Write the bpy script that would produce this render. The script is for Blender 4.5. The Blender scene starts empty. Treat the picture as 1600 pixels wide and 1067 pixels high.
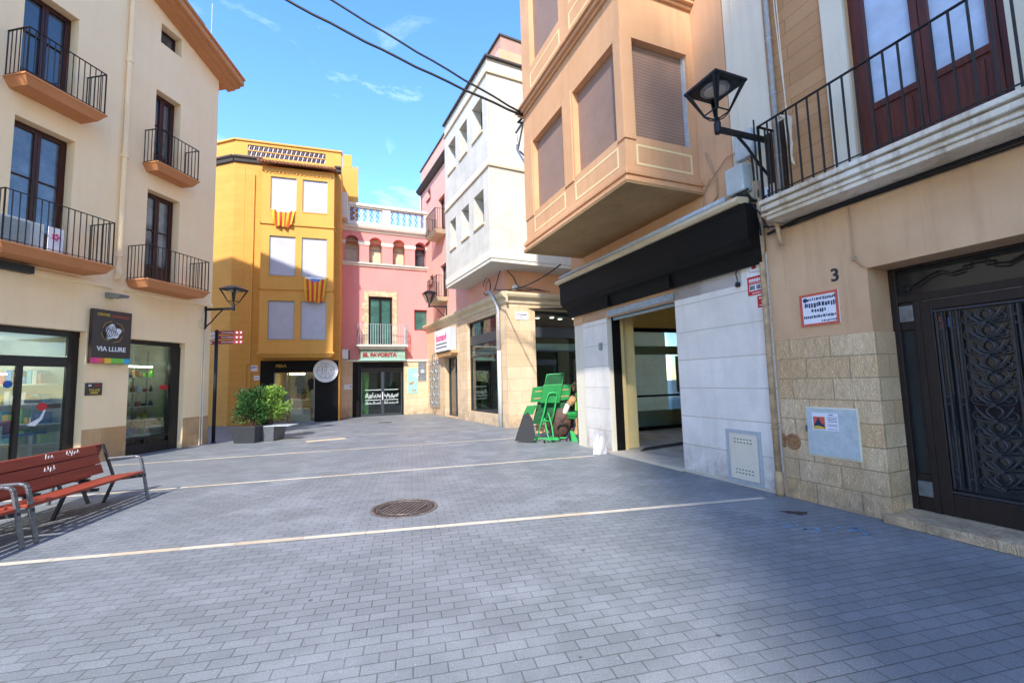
import bpy, math, random
from math import sin, cos, radians, pi, hypot, atan2
from mathutils import Vector, Matrix
random.seed(7)
S = bpy.context.scene
COL = S.collection
# ------------------------------------------------------------------ camera
FPX, PITCH, ROLL, CZ = 686.6, radians(5.11), radians(-1.56), 1.65
cd = bpy.data.cameras.new('camera'); cam = bpy.data.objects.new('camera', cd); COL.objects.link(cam)
cd.sensor_width = 36; cd.lens = FPX/1600*36; cd.clip_end = 800; cd.clip_start = .05
FW = Vector((0, cos(PITCH), sin(PITCH))); UP = Vector((0, -sin(PITCH), cos(PITCH))); RT = Vector((1, 0, 0))
R2 = RT*cos(ROLL)+UP*sin(ROLL); U2 = -RT*sin(ROLL)+UP*cos(ROLL)
CAM = Vector((0, 0, CZ))
cam.matrix_world = Matrix(((R2.x, U2.x, -FW.x, 0), (R2.y, U2.y, -FW.y, 0), (R2.z, U2.z, -FW.z, CZ), (0, 0, 0, 1)))
S.camera = cam
# ------------------------------------------------------------------ light
SUN_AZ, SUN_EL = radians(6.0), radians(40)
EXPO = 1.8
w = bpy.data.worlds.new("World"); S.world = w; w.use_nodes = True
nt = w.node_tree; nt.nodes.clear()
def N(nt, t, **k):
    n = nt.nodes.new(t)
    for a, b in k.items():
        if a in n.inputs: n.inputs[a].default_value = b
        else: setattr(n, a, b)
    return n
def LK(nt, a, b): nt.links.new(a, b)
sky = N(nt, 'ShaderNodeTexSky'); sky.sky_type = 'NISHITA'; sky.sun_disc = False
sky.sun_elevation = SUN_EL; sky.sun_rotation = radians(180)+SUN_AZ
sky.air_density = 1.0; sky.dust_density = .1; sky.ozone_density = 3.0; sky.altitude = 50
tc = N(nt, 'ShaderNodeTexCoord'); mp = N(nt, 'ShaderNodeMapping'); mp.inputs['Scale'].default_value = (1.6, 1.6, 5.5)
mp.inputs['Rotation'].default_value = (.25, .1, .4)
LK(nt, tc.outputs['Generated'], mp.inputs['Vector'])
cn = N(nt, 'ShaderNodeTexNoise', Scale=1.7, Detail=9.0, Roughness=.62, Distortion=.8); LK(nt, mp.outputs[0], cn.inputs['Vector'])
cr = N(nt, 'ShaderNodeValToRGB'); cr.color_ramp.elements[0].position = .56; cr.color_ramp.elements[0].color = (0, 0, 0, 1)
cr.color_ramp.elements[1].position = .86; cr.color_ramp.elements[1].color = (.22, .22, .22, 1); LK(nt, cn.outputs[0], cr.inputs[0])
mx = N(nt, 'ShaderNodeMixRGB'); mx.inputs[2].default_value = (11.3, 11.7, 12.2, 1)
hs = N(nt, 'ShaderNodeHueSaturation', Saturation=1.2, Value=1.09, Hue=.506); LK(nt, sky.outputs[0], hs.inputs['Color']); LK(nt, cr.outputs[0], mx.inputs[0]); LK(nt, hs.outputs[0], mx.inputs[1])
bg = N(nt, 'ShaderNodeBackground', Strength=.15); wo = N(nt, 'ShaderNodeOutputWorld')
LK(nt, mx.outputs[0], bg.inputs[0]); LK(nt, bg.outputs[0], wo.inputs[0])
sl = bpy.data.lights.new('sun', 'SUN'); sl.energy = 2.05; sl.angle = radians(1.4); sl.color = (1, .95, .87)
so = bpy.data.objects.new('sun', sl); COL.objects.link(so)
so.rotation_euler = Vector((sin(SUN_AZ)*cos(SUN_EL), cos(SUN_AZ)*cos(SUN_EL), -sin(SUN_EL))).to_track_quat('-Z', 'Y').to_euler()
so.location = (0, -5, 30)
S.view_settings.view_transform = 'Standard'; S.view_settings.look = 'None'; S.view_settings.exposure = EXPO; S.view_settings.gamma = 1
S.cycles.max_bounces = 6; S.cycles.diffuse_bounces = 4; S.cycles.transparent_max_bounces = 12
# ------------------------------------------------------------------ pixel and facade maths
def ray(x, y): return R2*(x-800)-U2*(y-533.5)+FW*FPX
def G(x, y, z=0):
    r = ray(x, y); return CAM+r*((z-CZ)/r.z)
class Fr:
    def __init__(s, O, a, side=1):
        s.O = Vector(O); a = radians(a); s.s = side
        s.d = Vector((sin(a), cos(a), 0)); s.n = Vector((cos(a), -sin(a), 0))*side
        s.M = Matrix.Translation(s.O) @ Matrix.Rotation(pi/2-a, 4, 'Z')
    def q(s, x, y, w=0):
        r = ray(x, y); t = ((s.O-CAM).dot(s.n)+w)/r.dot(s.n); P = CAM+r*t
        return (P-s.O).dot(s.d), P.z
    def R(s, x0, y0, x1, y1, w=0):
        a = s.q(x0, y0, w); b = s.q(x1, y1, w)
        return min(a[0], b[0]), max(a[0], b[0]), min(a[1], b[1]), max(a[1], b[1])
    def pt(s, u, w, z): return s.O+s.d*u+s.n*w+Vector((0, 0, z))
    def loc(s, P): P = Vector(P)-s.O; return P.dot(s.d), P.dot(s.n), P.z
# ------------------------------------------------------------------ materials
def hx(h):
    h = h.lstrip('#'); o = []
    for i in (0, 2, 4):
        c = int(h[i:i+2], 16)/255; o.append(c/12.92 if c < .04045 else ((c+.055)/1.055)**2.4)
    return (*o, 1)
MATS = {}
def base(name, rough=.8, metal=0., spec=.5):
    m = bpy.data.materials.new(name); m.use_nodes = True
    b = m.node_tree.nodes['Principled BSDF']; b.inputs['Roughness'].default_value = rough
    b.inputs['Metallic'].default_value = metal; b.inputs['Specular IOR Level'].default_value = spec
    return m, m.node_tree, b
def coords(t, swz=True, scale=1):
    c = N(t, 'ShaderNodeTexCoord'); return c.outputs['Object']
def mixc(t, fac, a, b, mode='MIX'):
    m = N(t, 'ShaderNodeMixRGB'); m.blend_type = mode
    for i, v in enumerate((fac, a, b)):
        if hasattr(v, 'links'): LK(t, v, m.inputs[i])
        else: m.inputs[i].default_value = v
    return m.outputs[0]
def ramp(t, fac, p0, p1, c0=(0, 0, 0, 1), c1=(1, 1, 1, 1)):
    r = N(t, 'ShaderNodeValToRGB'); e = r.color_ramp.elements; e[0].position = p0; e[1].position = p1; e[0].color = c0; e[1].color = c1
    LK(t, fac, r.inputs[0]); return r.outputs[0]
def noise(t, vec, sc, det=5, ro=.6, dist=0):
    n = N(t, 'ShaderNodeTexNoise', Scale=sc, Detail=det, Roughness=ro, Distortion=dist); LK(t, vec, n.inputs['Vector']); return n.outputs[0]
def bumpn(t, b, h, st, dist=.01):
    n = N(t, 'ShaderNodeBump', Strength=st, Distance=dist); LK(t, h, n.inputs['Height']); LK(t, n.outputs[0], b.inputs['Normal'])
def stretch(t, v, sx, sy, sz):
    m = N(t, 'ShaderNodeMapping'); m.inputs['Scale'].default_value = (sx, sy, sz); LK(t, v, m.inputs[0]); return m.outputs[0]
def plaster(name, c, c2=None, var=.5, rough=.9, bump=.25, streak=.3, grain=60, dirt=None, sh=.35):
    m, t, b = base(name, rough, 0, .25); v = coords(t)
    c = hx(c); c2 = hx(c2) if c2 else tuple(x*.8 for x in c[:3])+(1,)
    f = ramp(t, noise(t, v, 1.1, 7, .65), .35, .7)
    o = mixc(t, f, c, tuple(c[i]*(1-var)+c2[i]*var for i in range(3))+(1,))
    if streak:
        st = ramp(t, noise(t, stretch(t, v, 5, 5, sh), 1.3, 6, .7), .5, .78)
        k = N(t, 'ShaderNodeMath', operation='MULTIPLY'); LK(t, st, k.inputs[0]); k.inputs[1].default_value = streak
        o = mixc(t, k.outputs[0], o, hx(dirt) if dirt else tuple(x*.62 for x in c2[:3])+(1,))
    g = ramp(t, noise(t, v, grain, 3, .6), .3, .7)
    k = N(t, 'ShaderNodeMath', operation='MULTIPLY'); LK(t, g, k.inputs[0]); k.inputs[1].default_value = .12
    o = mixc(t, k.outputs[0], o, tuple(x*.6 for x in c[:3])+(1,))
    LK(t, o, b.inputs['Base Color']); bumpn(t, b, noise(t, v, grain, 4, .6), bump, .006)
    MATS[name] = m; return m
def bricks(name, cA, cB, cM, bw, bh, mortar=.004, off=.5, var=.4, bump=.5, rough=.85, grainc=.2, plane='xz', rot=0, grain=80, stain=None, squash=1, relief=0):
    m, t, b = base(name, rough, 0, .3); v = coords(t)
    if plane == 'xz':
        sp = N(t, 'ShaderNodeSeparateXYZ'); LK(t, v, sp.inputs[0]); cb = N(t, 'ShaderNodeCombineXYZ')
        ad = N(t, 'ShaderNodeMath', operation='ADD'); LK(t, sp.outputs[0], ad.inputs[0]); LK(t, sp.outputs[1], ad.inputs[1])
        LK(t, ad.outputs[0], cb.inputs[0]); LK(t, sp.outputs[2], cb.inputs[1]); v2 = cb.outputs[0]
    else:
        mm = N(t, 'ShaderNodeMapping'); mm.inputs['Rotation'].default_value = (0, 0, rot); LK(t, v, mm.inputs[0]); v2 = mm.outputs[0]
    br = N(t, 'ShaderNodeTexBrick', Scale=1.0); br.offset = off; br.inputs['Mortar Size'].default_value = mortar
    br.inputs['Mortar Smooth'].default_value = .2; br.inputs['Bias'].default_value = 0
    br.inputs['Brick Width'].default_value = bw; br.inputs['Row Height'].default_value = bh
    br.inputs['Color1'].default_value = hx(cA); br.inputs['Color2'].default_value = hx(cB); br.inputs['Mortar'].default_value = hx(cM)
    LK(t, v2, br.inputs['Vector'])
    f = ramp(t, noise(t, v, 1.5, 6, .65), .35, .7); a = hx(cA)
    o = mixc(t, var, br.outputs[0], mixc(t, f, br.outputs[0], tuple(x*.7 for x in hx(cB)[:3])+(1,)))
    if stain:
        st = ramp(t, noise(t, stretch(t, v, 3, 3, .6), 1.2, 6, .7), .48, .75)
        k = N(t, 'ShaderNodeMath', operation='MULTIPLY'); LK(t, st, k.inputs[0]); k.inputs[1].default_value = .55
        o = mixc(t, k.outputs[0], o, hx(stain))
    g = noise(t, v, grain, 4, .7)
    gg = ramp(t, g, .35, .65); k = N(t, 'ShaderNodeMath', operation='MULTIPLY'); LK(t, gg, k.inputs[0]); k.inputs[1].default_value = grainc
    o = mixc(t, k.outputs[0], o, tuple(x*.45 for x in a[:3])+(1,))
    if plane == 'xz' and stain and 'marble' not in name:
        zz = N(t, 'ShaderNodeMapRange'); LK(t, sp.outputs[2], zz.inputs[0]); zz.inputs[1].default_value = .02; zz.inputs[2].default_value = .75; zz.inputs[3].default_value = 1; zz.inputs[4].default_value = 0
        gn_ = ramp(t, noise(t, v, 2.6, 8, .72), .38, .62); pm = N(t, 'ShaderNodeMath', operation='MULTIPLY'); LK(t, zz.outputs[0], pm.inputs[0]); LK(t, gn_, pm.inputs[1])
        pq = N(t, 'ShaderNodeMath', operation='MULTIPLY'); LK(t, pm.outputs[0], pq.inputs[0]); pq.inputs[1].default_value = .75
        o = mixc(t, pq.outputs[0], o, hx('#8c7a66'))
    LK(t, o, b.inputs['Base Color'])
    h = N(t, 'ShaderNodeMath', operation='MULTIPLY'); LK(t, br.outputs['Fac'], h.inputs[0]); h.inputs[1].default_value = -1.2
    h2 = N(t, 'ShaderNodeMath', operation='MULTIPLY_ADD'); LK(t, g, h2.inputs[0]); h2.inputs[1].default_value = .35; LK(t, h.outputs[0], h2.inputs[2])
    hh = h2.outputs[0]
    if relief:
        wv = N(t, 'ShaderNodeTexWave', Scale=relief, Distortion=22.0, Detail=2.0); wv.inputs['Detail Scale'].default_value = .9; LK(t, v, wv.inputs['Vector'])
        h3 = N(t, 'ShaderNodeMath', operation='MULTIPLY_ADD'); LK(t, wv.outputs['Fac'], h3.inputs[0]); h3.inputs[1].default_value = .45; LK(t, hh, h3.inputs[2]); hh = h3.outputs[0]
    bumpn(t, b, hh, bump, .008 if not relief else .02)
    if relief:
        cl_ = ramp(t, wv.outputs['Fac'], .0, .3); kk = N(t, 'ShaderNodeMath', operation='MULTIPLY_ADD'); LK(t, cl_, kk.inputs[0]); kk.inputs[1].default_value = -.2; kk.inputs[2].default_value = .2
        LK(t, mixc(t, kk.outputs[0], o, hx('#8f744e')), b.inputs['Base Color'])
    MATS[name] = m; return m
def simple(name, c, rough=.5, metal=0., var=.12, sc=14, bump=0., spec=.5, emit=0, coat=0):
    m, t, b = base(name, rough, metal, spec); v = coords(t); c = hx(c)
    f = ramp(t, noise(t, v, sc, 5, .6), .3, .7)
    LK(t, mixc(t, f, c, tuple(x*(1-var*2) for x in c[:3])+(1,)), b.inputs['Base Color'])
    if bump: bumpn(t, b, noise(t, v, sc*4, 4, .6), bump, .004)
    if emit: b.inputs['Emission Color'].default_value = c; b.inputs['Emission Strength'].default_value = emit
    if coat: b.inputs['Coat Weight'].default_value = coat; b.inputs['Coat Roughness'].default_value = .08
    MATS[name] = m; return m
def wood(name, c, c2, rough=.45, axis=0, worn=0.):
    m, t, b = base(name, rough, 0, .4); v = coords(t); s = [30, 30, 30]; s[axis] = 1.6
    f = ramp(t, noise(t, stretch(t, v, *s), 1.0, 6, .65, .6), .3, .75)
    o = mixc(t, f, hx(c), hx(c2))
    if worn:
        k = N(t, 'ShaderNodeMath', operation='MULTIPLY'); LK(t, ramp(t, noise(t, v, 9, 8, .75), .6, .72), k.inputs[0]); k.inputs[1].default_value = worn
        o = mixc(t, k.outputs[0], o, hx('#c0988a'))
    LK(t, o, b.inputs['Base Color']); bumpn(t, b, f, .2, .003); MATS[name] = m; return m
def glass(name, tint='#ffffff', refl=1.0, transp=.75, rough=.02):
    m = bpy.data.materials.new(name); m.use_nodes = True; t = m.node_tree; t.nodes.clear()
    o = N(t, 'ShaderNodeOutputMaterial'); tr = N(t, 'ShaderNodeBsdfTransparent'); tr.inputs[0].default_value = hx(tint)
    df = N(t, 'ShaderNodeBsdfPrincipled'); df.inputs['Base Color'].default_value = hx('#20262a'); df.inputs['Roughness'].default_value = .25
    m1 = N(t, 'ShaderNodeMixShader'); m1.inputs[0].default_value = transp; LK(t, df.outputs[0], m1.inputs[1]); LK(t, tr.outputs[0], m1.inputs[2])
    gl = N(t, 'ShaderNodeBsdfGlossy'); gl.inputs['Roughness'].default_value = rough
    v = coords(t); bn = N(t, 'ShaderNodeBump', Strength=.05, Distance=.02); LK(t, noise(t, v, 1.6, 2, .5), bn.inputs['Height']); LK(t, bn.outputs[0], gl.inputs['Normal'])
    fr = N(t, 'ShaderNodeFresnel', IOR=1.5); mm = N(t, 'ShaderNodeMath', operation='MULTIPLY_ADD'); LK(t, fr.outputs[0], mm.inputs[0]); mm.inputs[1].default_value = refl; mm.inputs[2].default_value = .05*refl
    m2 = N(t, 'ShaderNodeMixShader'); LK(t, mm.outputs[0], m2.inputs[0]); LK(t, m1.outputs[0], m2.inputs[1]); LK(t, gl.outputs[0], m2.inputs[2])
    LK(t, m2.outputs[0], o.inputs[0]); MATS[name] = m; return m
def slats(name, c, c2, period=.05, rough=.6):
    m, t, b = base(name, rough, 0, .3); v = coords(t); sp = N(t, 'ShaderNodeSeparateXYZ'); LK(t, v, sp.inputs[0])
    k = N(t, 'ShaderNodeMath', operation='DIVIDE'); LK(t, sp.outputs[2], k.inputs[0]); k.inputs[1].default_value = period
    f = N(t, 'ShaderNodeMath', operation='FRACT'); LK(t, k.outputs[0], f.inputs[0])
    g = ramp(t, f.outputs[0], .0, .16); n = ramp(t, noise(t, v, 3, 5), .35, .7)
    o = mixc(t, g, hx(c2), mixc(t, n, hx(c), tuple(x*.88 for x in hx(c)[:3])+(1,)))
    LK(t, o, b.inputs['Base Color']); bumpn(t, b, g, .5, .006); MATS[name] = m; return m
plaster('cream', '#ffe3b8', '#f9d4a0', streak=.14, var=.5)
plaster('terracotta', '#c98a5e', '#b87848', streak=.25)
bricks('tan_stone', '#d9b184', '#c89c6a', '#b08a60', 1.0, .4, .003, .5, .5, .3, grain=30, stain='#b98c5c')
wood('brown_wood', '#4a1f16', '#2c100c', .4, 2)
simple('iron', '#35322f', .55, .3, .2)
simple('black_metal', '#3d4046', .45, .3, .15)
simple('dark_frame', '#2d2725', .4, .4, .1)
bricks('orange_wall', '#dba251', '#d99d4b', '#b5803a', .9, .33, .004, .5, .35, .15, grain=40)
plaster('orange_plain', '#dca353', '#d19747', streak=.2, var=.5)
slats('white_blind', '#bebdc4', '#8c8e9b', .055)
plaster('pink', '#e4938c', '#d98680', streak=.2, var=.5)
plaster('dull_render', '#b98f7e', '#a97f6c', streak=.3); plaster('pale_pink', '#e0ab9c', '#d59b8a', streak=.15)
plaster('white_stucco', '#ddd5c6', '#cbbfa9', streak=.3, dirt='#9a9284')
bricks('marble', '#d2ccc0', '#cac3b6', '#938a7a', 1.15, .52, .003, .5, .5, .15, grain=18, grainc=.06, stain='#d8d3c8')
plaster('peach', '#e3ab86', '#d69a74', streak=.2)
bricks('shop_stone', '#dcc3a2', '#d2b38e', '#967c5c', .95, .43, .005, .5, .45, .35, grain=24, stain='#e6c9a6', grainc=.1)
plaster('bay_orange', '#daa97f', '#c99368', streak=.35, var=.6, dirt='#a8784a')
plaster('bay_wall', '#dcae86', '#cb9a70', streak=.3, var=.6)
plaster('bay_line', '#f3d9a4', '#e6c88e', streak=.1)
plaster('concrete_soffit', '#b3936a', '#927450', streak=.35, var=.8)
slats('brown_blind', '#9c7f6e', '#664d42', .055)
bricks('white_slab', '#f3ebe2', '#ebe2d8', '#b9a78e', 3.2, .482, .007, .0, .5, .3, grain=22, grainc=.06, stain='#cfc8bd')
simple('fascia_black', '#120f0d', .65, 0, .3, 5, .15, .25)
plaster('beige', '#dab48e', '#c59a72', streak=.4, var=.7, grain=110, bump=.6)
bricks('carved_stone', '#f8dcb4', '#ebc495', '#b09472', .52, .263, .006, .4, .6, .8, grain=30, grainc=.14, stain='#d0a472', relief=15)
plaster('balcony_white', '#e8e0d2', '#c4b08e', streak=.8, dirt='#8a6238', var=1.0, bump=.9, sh=1.4)
plaster('offwhite', '#e5dcc8', '#d6c8ac', streak=.25)
bricks('orange_strip', '#cb9c70', '#c08f62', '#96704c', 1.2, .19, .005, .5, .4, .3, grain=50)
wood('door_red_wood', '#6b3220', '#3a1810', .45, 2, .0)
wood('door_dark_wood', '#2c211e', '#1b1412', .5, 2, .0)
wood('bench_wood', '#a0452f', '#7c3122', .5, 0, .25)
simple('bench_metal', '#83868a', .45, .6, .2)
simple('white_paint', '#eeeeee', .6)
simple('grey_pvc', '#b9bec4', .5)
simple('pvc_beige', '#cfae86', .6, 0, .3, 6)
simple('grey_box', '#c3cccd', .55, 0, .1)
simple('galv', '#9aa3aa', .4, .6, .2, 20)
simple('yellow_wall', '#f6dc9c', .9, 0, .05, 3)
simple('room_white', '#cfcbc0', .9, 0, .08, 3)
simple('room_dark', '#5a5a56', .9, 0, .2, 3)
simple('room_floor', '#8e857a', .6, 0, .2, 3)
simple('pale_floor', '#d8cfbf', .55, 0, .25, 2.5, .1)
glass('shop_glass', '#e8f4f2', .75, .93)
glass('dark_glass', '#9fb0b4', 1.4, .55)
simple('window_glass', '#3a4650', .04, 0, .2, 2, 0, .9, 0, .6)
simple('window_glass_light', '#6d747a', .08, 0, .4, 2.2, 0, .9, 0, .6)
simple('green_glass', '#3f6e64', .12, 0, .25, 3, 0, .8, 0, .5)
simple('frosted', '#c3d1e4', .35, 0, .12, 5, 0, .6)
simple('red', '#c9232b', .45); simple('sign_red', '#8e1f2b', .45); simple('sign_white', '#f1f1f1', .5)
simple('sign_dark', '#3b2b27', .4, 0, .1); simple('yellow', '#e8c63a', .5); simple('magenta', '#e23c86', .5)
simple('lime', '#7cc84a', .5); simple('cyan', '#35b1dc', .5); simple('salmon', '#d8604a', .5)
simple('gold', '#c9a24a', .4, .3); simple('teal', '#9fd3c4', .6); simple('teal_fascia', '#9dbaa6', .7, 0, .2, 5)
simple('dark_red', '#9e2a30', .5); simple('navy', '#2a3a5c', .6); simple('blue', '#2c5fb0', .6); simple('ink', '#2b2f3a', .6)
simple('green_paint', '#118237', .4, 0, .15, 9, 0, .5, 0, .3); simple('green_cloth', '#0f5a2f', .8, 0, .3); simple('green_light', '#2fa955', .5)
simple('tan', '#c79a68', .8, 0, .3); simple('brown', '#5b4237', .7, 0, .25); simple('black_plastic', '#14171d', .7, 0, .1)
simple('bag_white', '#c4c4c8', .6, 0, .06, 8); simple('rubber', '#17171a', .8); simple('cable', '#141414', .6); simple('cable_tan', '#b99a78', .7)
simple('manhole', '#4c423c', .55, .4, .35, 12, .4); simple('manhole_light', '#8c8078', .5, .4, .3, 12)
simple('strip_stone', '#d6cab4', .8, 0, .12, 3); simple('strip_tan', '#d2bea2', .8, 0, .15, 3)
simple('planter', '#3a3c40', .5, 0, .15); simple('planter_grey', '#66686c', .55, 0, .15); simple('soil', '#3c2c20', .95)
simple('lamp_disc', '#cfcac0', .3, 0, .15, 30); simple('lantern_black', '#23272e', .5, .3, .25, 8)
simple('roof_tile', '#a8714e', .9, 0, .3, 6); simple('spot_glow', '#fff6e8', .5, 0, 0, 1, 0, .5, 1.2); simple('tube_light', '#fff6e0', .5, 0, 0, 1, 0, .5, 14); simple('warm_light', '#ffd98a', .5, 0, 0, 1, 0, .5, 14)
simple('blue_glaze', '#4a7fc8', .3, 0, .1); simple('dark_glaze', '#3c3250', .3, 0, .5, 30); simple('paper', '#eceaf2', .7, 0, .05)
simple('sill_grey', '#d8c3a0', .8, 0, .1, 3, .2); simple('slate_edge', '#4b4440', .8); simple('rust_cap', '#b58358', .7, .1, .3, 20)
simple('graphite_panel', '#3f444a', .4, .2, .1); simple('stone_frame', '#dccba2', .85, 0, .3, 5, .2); simple('blue_paint', '#7fb4d8', .85, 0, .2, 9)
simple('water_stain', '#4e4238', .9, 0, .3, 9); simple('sky_tile', '#cdbdb4', .7)
# foliage
def leafmat(name, c, c2):
    m, t, b = base(name, .6, 0, .3); v = coords(t); LK(t, mixc(t, ramp(t, noise(t, v, 6, 3), .35, .65), hx(c), hx(c2)), b.inputs['Base Color'])
    b.inputs['Transmission Weight'].default_value = 0; MATS[name] = m
leafmat('leaf_dark', '#38602a', '#22401c'); leafmat('leaf_light', '#93ae48', '#4f7a30')
# ------------------------------------------------------------------ mesh builder
OFF = {}
WF = Fr((0, 0, 0), 90, -1)
class MB:
    def __init__(s, fr): s.fr = fr; s.V = []; s.F = []; s.I = []
    def face(s, pts, mi=0):
        b = len(s.V); s.V += [tuple(p) for p in pts]; s.F.append(tuple(range(b, b+len(pts)))); s.I.append(mi); return s
    def mesh(s, V, F, mi=0):
        b = len(s.V); s.V += [tuple(p) for p in V]; s.F += [tuple(i+b for i in f) for f in F]; s.I += [mi]*len(F); return s
    def box(s, u0, u1, w0, w1, z0, z1, mi=0):
        V = [(u, w_, z) for u in (u0, u1) for w_ in (w0, w1) for z in (z0, z1)]
        return s.mesh(V, [(0, 1, 3, 2), (4, 6, 7, 5), (0, 4, 5, 1), (2, 3, 7, 6), (0, 2, 6, 4), (1, 5, 7, 3)], mi)
    def frustum(s, r0, z0, r1, z1, mi=0):
        a = [(r0[0], r0[2], z0), (r0[1], r0[2], z0), (r0[1], r0[3], z0), (r0[0], r0[3], z0)]
        b = [(r1[0], r1[2], z1), (r1[1], r1[2], z1), (r1[1], r1[3], z1), (r1[0], r1[3], z1)]
        return s.mesh(a+b, [(0, 1, 2, 3), (4, 5, 6, 7), (0, 1, 5, 4), (1, 2, 6, 5), (2, 3, 7, 6), (3, 0, 4, 7)], mi)
    def ext(s, pts, vec, mi=0):
        n = len(pts); v = Vector(vec); P = [tuple(p) for p in pts]; Q = [tuple(Vector(p)+v) for p in pts]
        F = [tuple(range(n)), tuple(range(n, 2*n))]+[(i, (i+1) % n, n+(i+1) % n, n+i) for i in range(n)]
        return s.mesh(P+Q, F, mi)
    def prism(s, poly, w0, w1, mi=0): return s.ext([(u, w0, z) for u, z in poly], (0, w1-w0, 0), mi)
    def mould(s, prof, u0, u1, mi=0): return s.ext([(u0, w_, z) for w_, z in prof], (u1-u0, 0, 0), mi)
    def slab(s, poly, z0, z1, mi=0): return s.ext([(u, w_, z0) for u, w_ in poly], (0, 0, z1-z0), mi)
    def tube(s, pts, r, n=8, mi=0, closed=False, rs=None):
        pts = [Vector(p) for p in pts]; m = len(pts); rings = []
        prev = None
        for i, p in enumerate(pts):
            a = pts[(i-1) % m] if (i or closed) else p; b = pts[(i+1) % m] if (i < m-1 or closed) else p
            t = (b-a)
            if t.length < 1e-7: t = Vector((0, 0, 1))
            t.normalize()
            if prev is None: x = t.orthogonal().normalized()
            else:
                x = prev-t*prev.dot(t)
                x = x.normalized() if x.length > 1e-5 else t.orthogonal().normalized()
            prev = x; y = t.cross(x); rr = rs[i] if rs else r
            rings.append([p+(x*cos(2*pi*k/n)+y*sin(2*pi*k/n))*rr for k in range(n)])
        V = [q for rg in rings for q in rg]; F = []
        for i in range(m if closed else m-1):
            j = (i+1) % m
            F += [(i*n+k, i*n+(k+1) % n, j*n+(k+1) % n, j*n+k) for k in range(n)]
        if not closed: F += [tuple(range(n)), tuple(range((m-1)*n, m*n))]
        return s.mesh(V, F, mi)
    def bar(s, a, b, wx, wy, mi=0):
        a = Vector(a); b = Vector(b); t = (b-a).normalized(); x = Vector((0, 0, 1)).cross(t)
        x = x.normalized() if x.length > .05 else Vector((1, 0, 0)); y = t.cross(x)
        V = [p+x*i*wx/2+y*j*wy/2 for p in (a, b) for i, j in ((-1, -1), (1, -1), (1, 1), (-1, 1))]
        return s.mesh(V, [(0, 1, 2, 3), (4, 5, 6, 7), (0, 1, 5, 4), (1, 2, 6, 5), (2, 3, 7, 6), (3, 0, 4, 7)], mi)
    def lathe(s, c, prof, n=20, mi=0, ax='z'):
        V = []
        for r, h in prof:
            for k in range(n):
                a = 2*pi*k/n; x, y = r*cos(a), r*sin(a)
                V.append((c[0]+x, c[1]+y, c[2]+h) if ax == 'z' else (c[0]+x, c[1]+h, c[2]+y) if ax == 'w' else (c[0]+h, c[1]+x, c[2]+y))
        m = len(prof)
        F = [(i*n+k, i*n+(k+1) % n, (i+1)*n+(k+1) % n, (i+1)*n+k) for i in range(m-1) for k in range(n)]
        F += [tuple(range(n)), tuple(range((m-1)*n, m*n))]
        return s.mesh(V, F, mi)
    def wall(s, u0, u1, z0, z1, w_, holes, mi=0):
        us = sorted({u0, u1}|{x for h in holes for x in h[:2] if u0 < x < u1}); zs = sorted({z0, z1}|{x for h in holes for x in h[2:4] if z0 < x < z1})
        for i in range(len(us)-1):
            for j in range(len(zs)-1):
                cu, cz = (us[i]+us[i+1])/2, (zs[j]+zs[j+1])/2
                if any(h[0] < cu < h[1] and h[2] < cz < h[3] for h in holes): continue
                s.face([(us[i], w_, zs[j]), (us[i+1], w_, zs[j]), (us[i+1], w_, zs[j+1]), (us[i], w_, zs[j+1])], mi)
        for h in holes:
            a, b, c, d, dp = h[:5]; e = w_-dp
            s.face([(a, w_, c), (a, e, c), (a, e, d), (a, w_, d)], mi); s.face([(b, w_, c), (b, e, c), (b, e, d), (b, w_, d)], mi)
            s.face([(a, w_, d), (b, w_, d), (b, e, d), (a, e, d)], mi)
            if c > z0+1e-4: s.face([(a, w_, c), (b, w_, c), (b, e, c), (a, e, c)], mi)
        return s
    def shell(s, u0, u1, z0, z1, w_, depth, mi=0):
        e = w_-depth
        s.face([(u0, w_, z0), (u0, e, z0), (u0, e, z1), (u0, w_, z1)], mi); s.face([(u1, w_, z0), (u1, e, z0), (u1, e, z1), (u1, w_, z1)], mi)
        s.face([(u0, e, z0), (u1, e, z0), (u1, e, z1), (u0, e, z1)], mi); return s.face([(u0, w_, z1), (u1, w_, z1), (u1, e, z1), (u0, e, z1)], mi)
    def sheet(s, f, nu, nv, mi=0):
        V = [f(i/nu, j/nv) for j in range(nv+1) for i in range(nu+1)]
        return s.mesh(V, [(j*(nu+1)+i, j*(nu+1)+i+1, (j+1)*(nu+1)+i+1, (j+1)*(nu+1)+i) for j in range(nv) for i in range(nu)], mi)
    def build(s, name, mat, parent=None, label=None, cat=None, group=None, kind=None, smooth=False, bevel=0, solid=0):
        mats = [mat] if isinstance(mat, str) else mat
        if parent is not None: o0 = OFF[parent.name]
        else:
            xs = [v[0] for v in s.V]; ys = [v[1] for v in s.V]; zs = [v[2] for v in s.V]
            o0 = ((min(xs)+max(xs))/2, (min(ys)+max(ys))/2, min(zs))
            if kind == 'structure': o0 = (0, 0, 0)
        sg = -s.fr.s
        me = bpy.data.meshes.new(name)
        me.from_pydata([(v[0]-o0[0], sg*(v[1]-o0[1]), v[2]-o0[2]) for v in s.V], [], s.F)
        for x in mats: me.materials.append(MATS[x])
        me.polygons.foreach_set('material_index', s.I)
        if smooth: me.polygons.foreach_set('use_smooth', [True]*len(s.F))
        me.update()
        import bmesh
        bm = bmesh.new(); bm.from_mesh(me); bmesh.ops.recalc_face_normals(bm, faces=bm.faces); bm.to_mesh(me); bm.free()
        o = bpy.data.objects.new(name, me); COL.objects.link(o)
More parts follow.
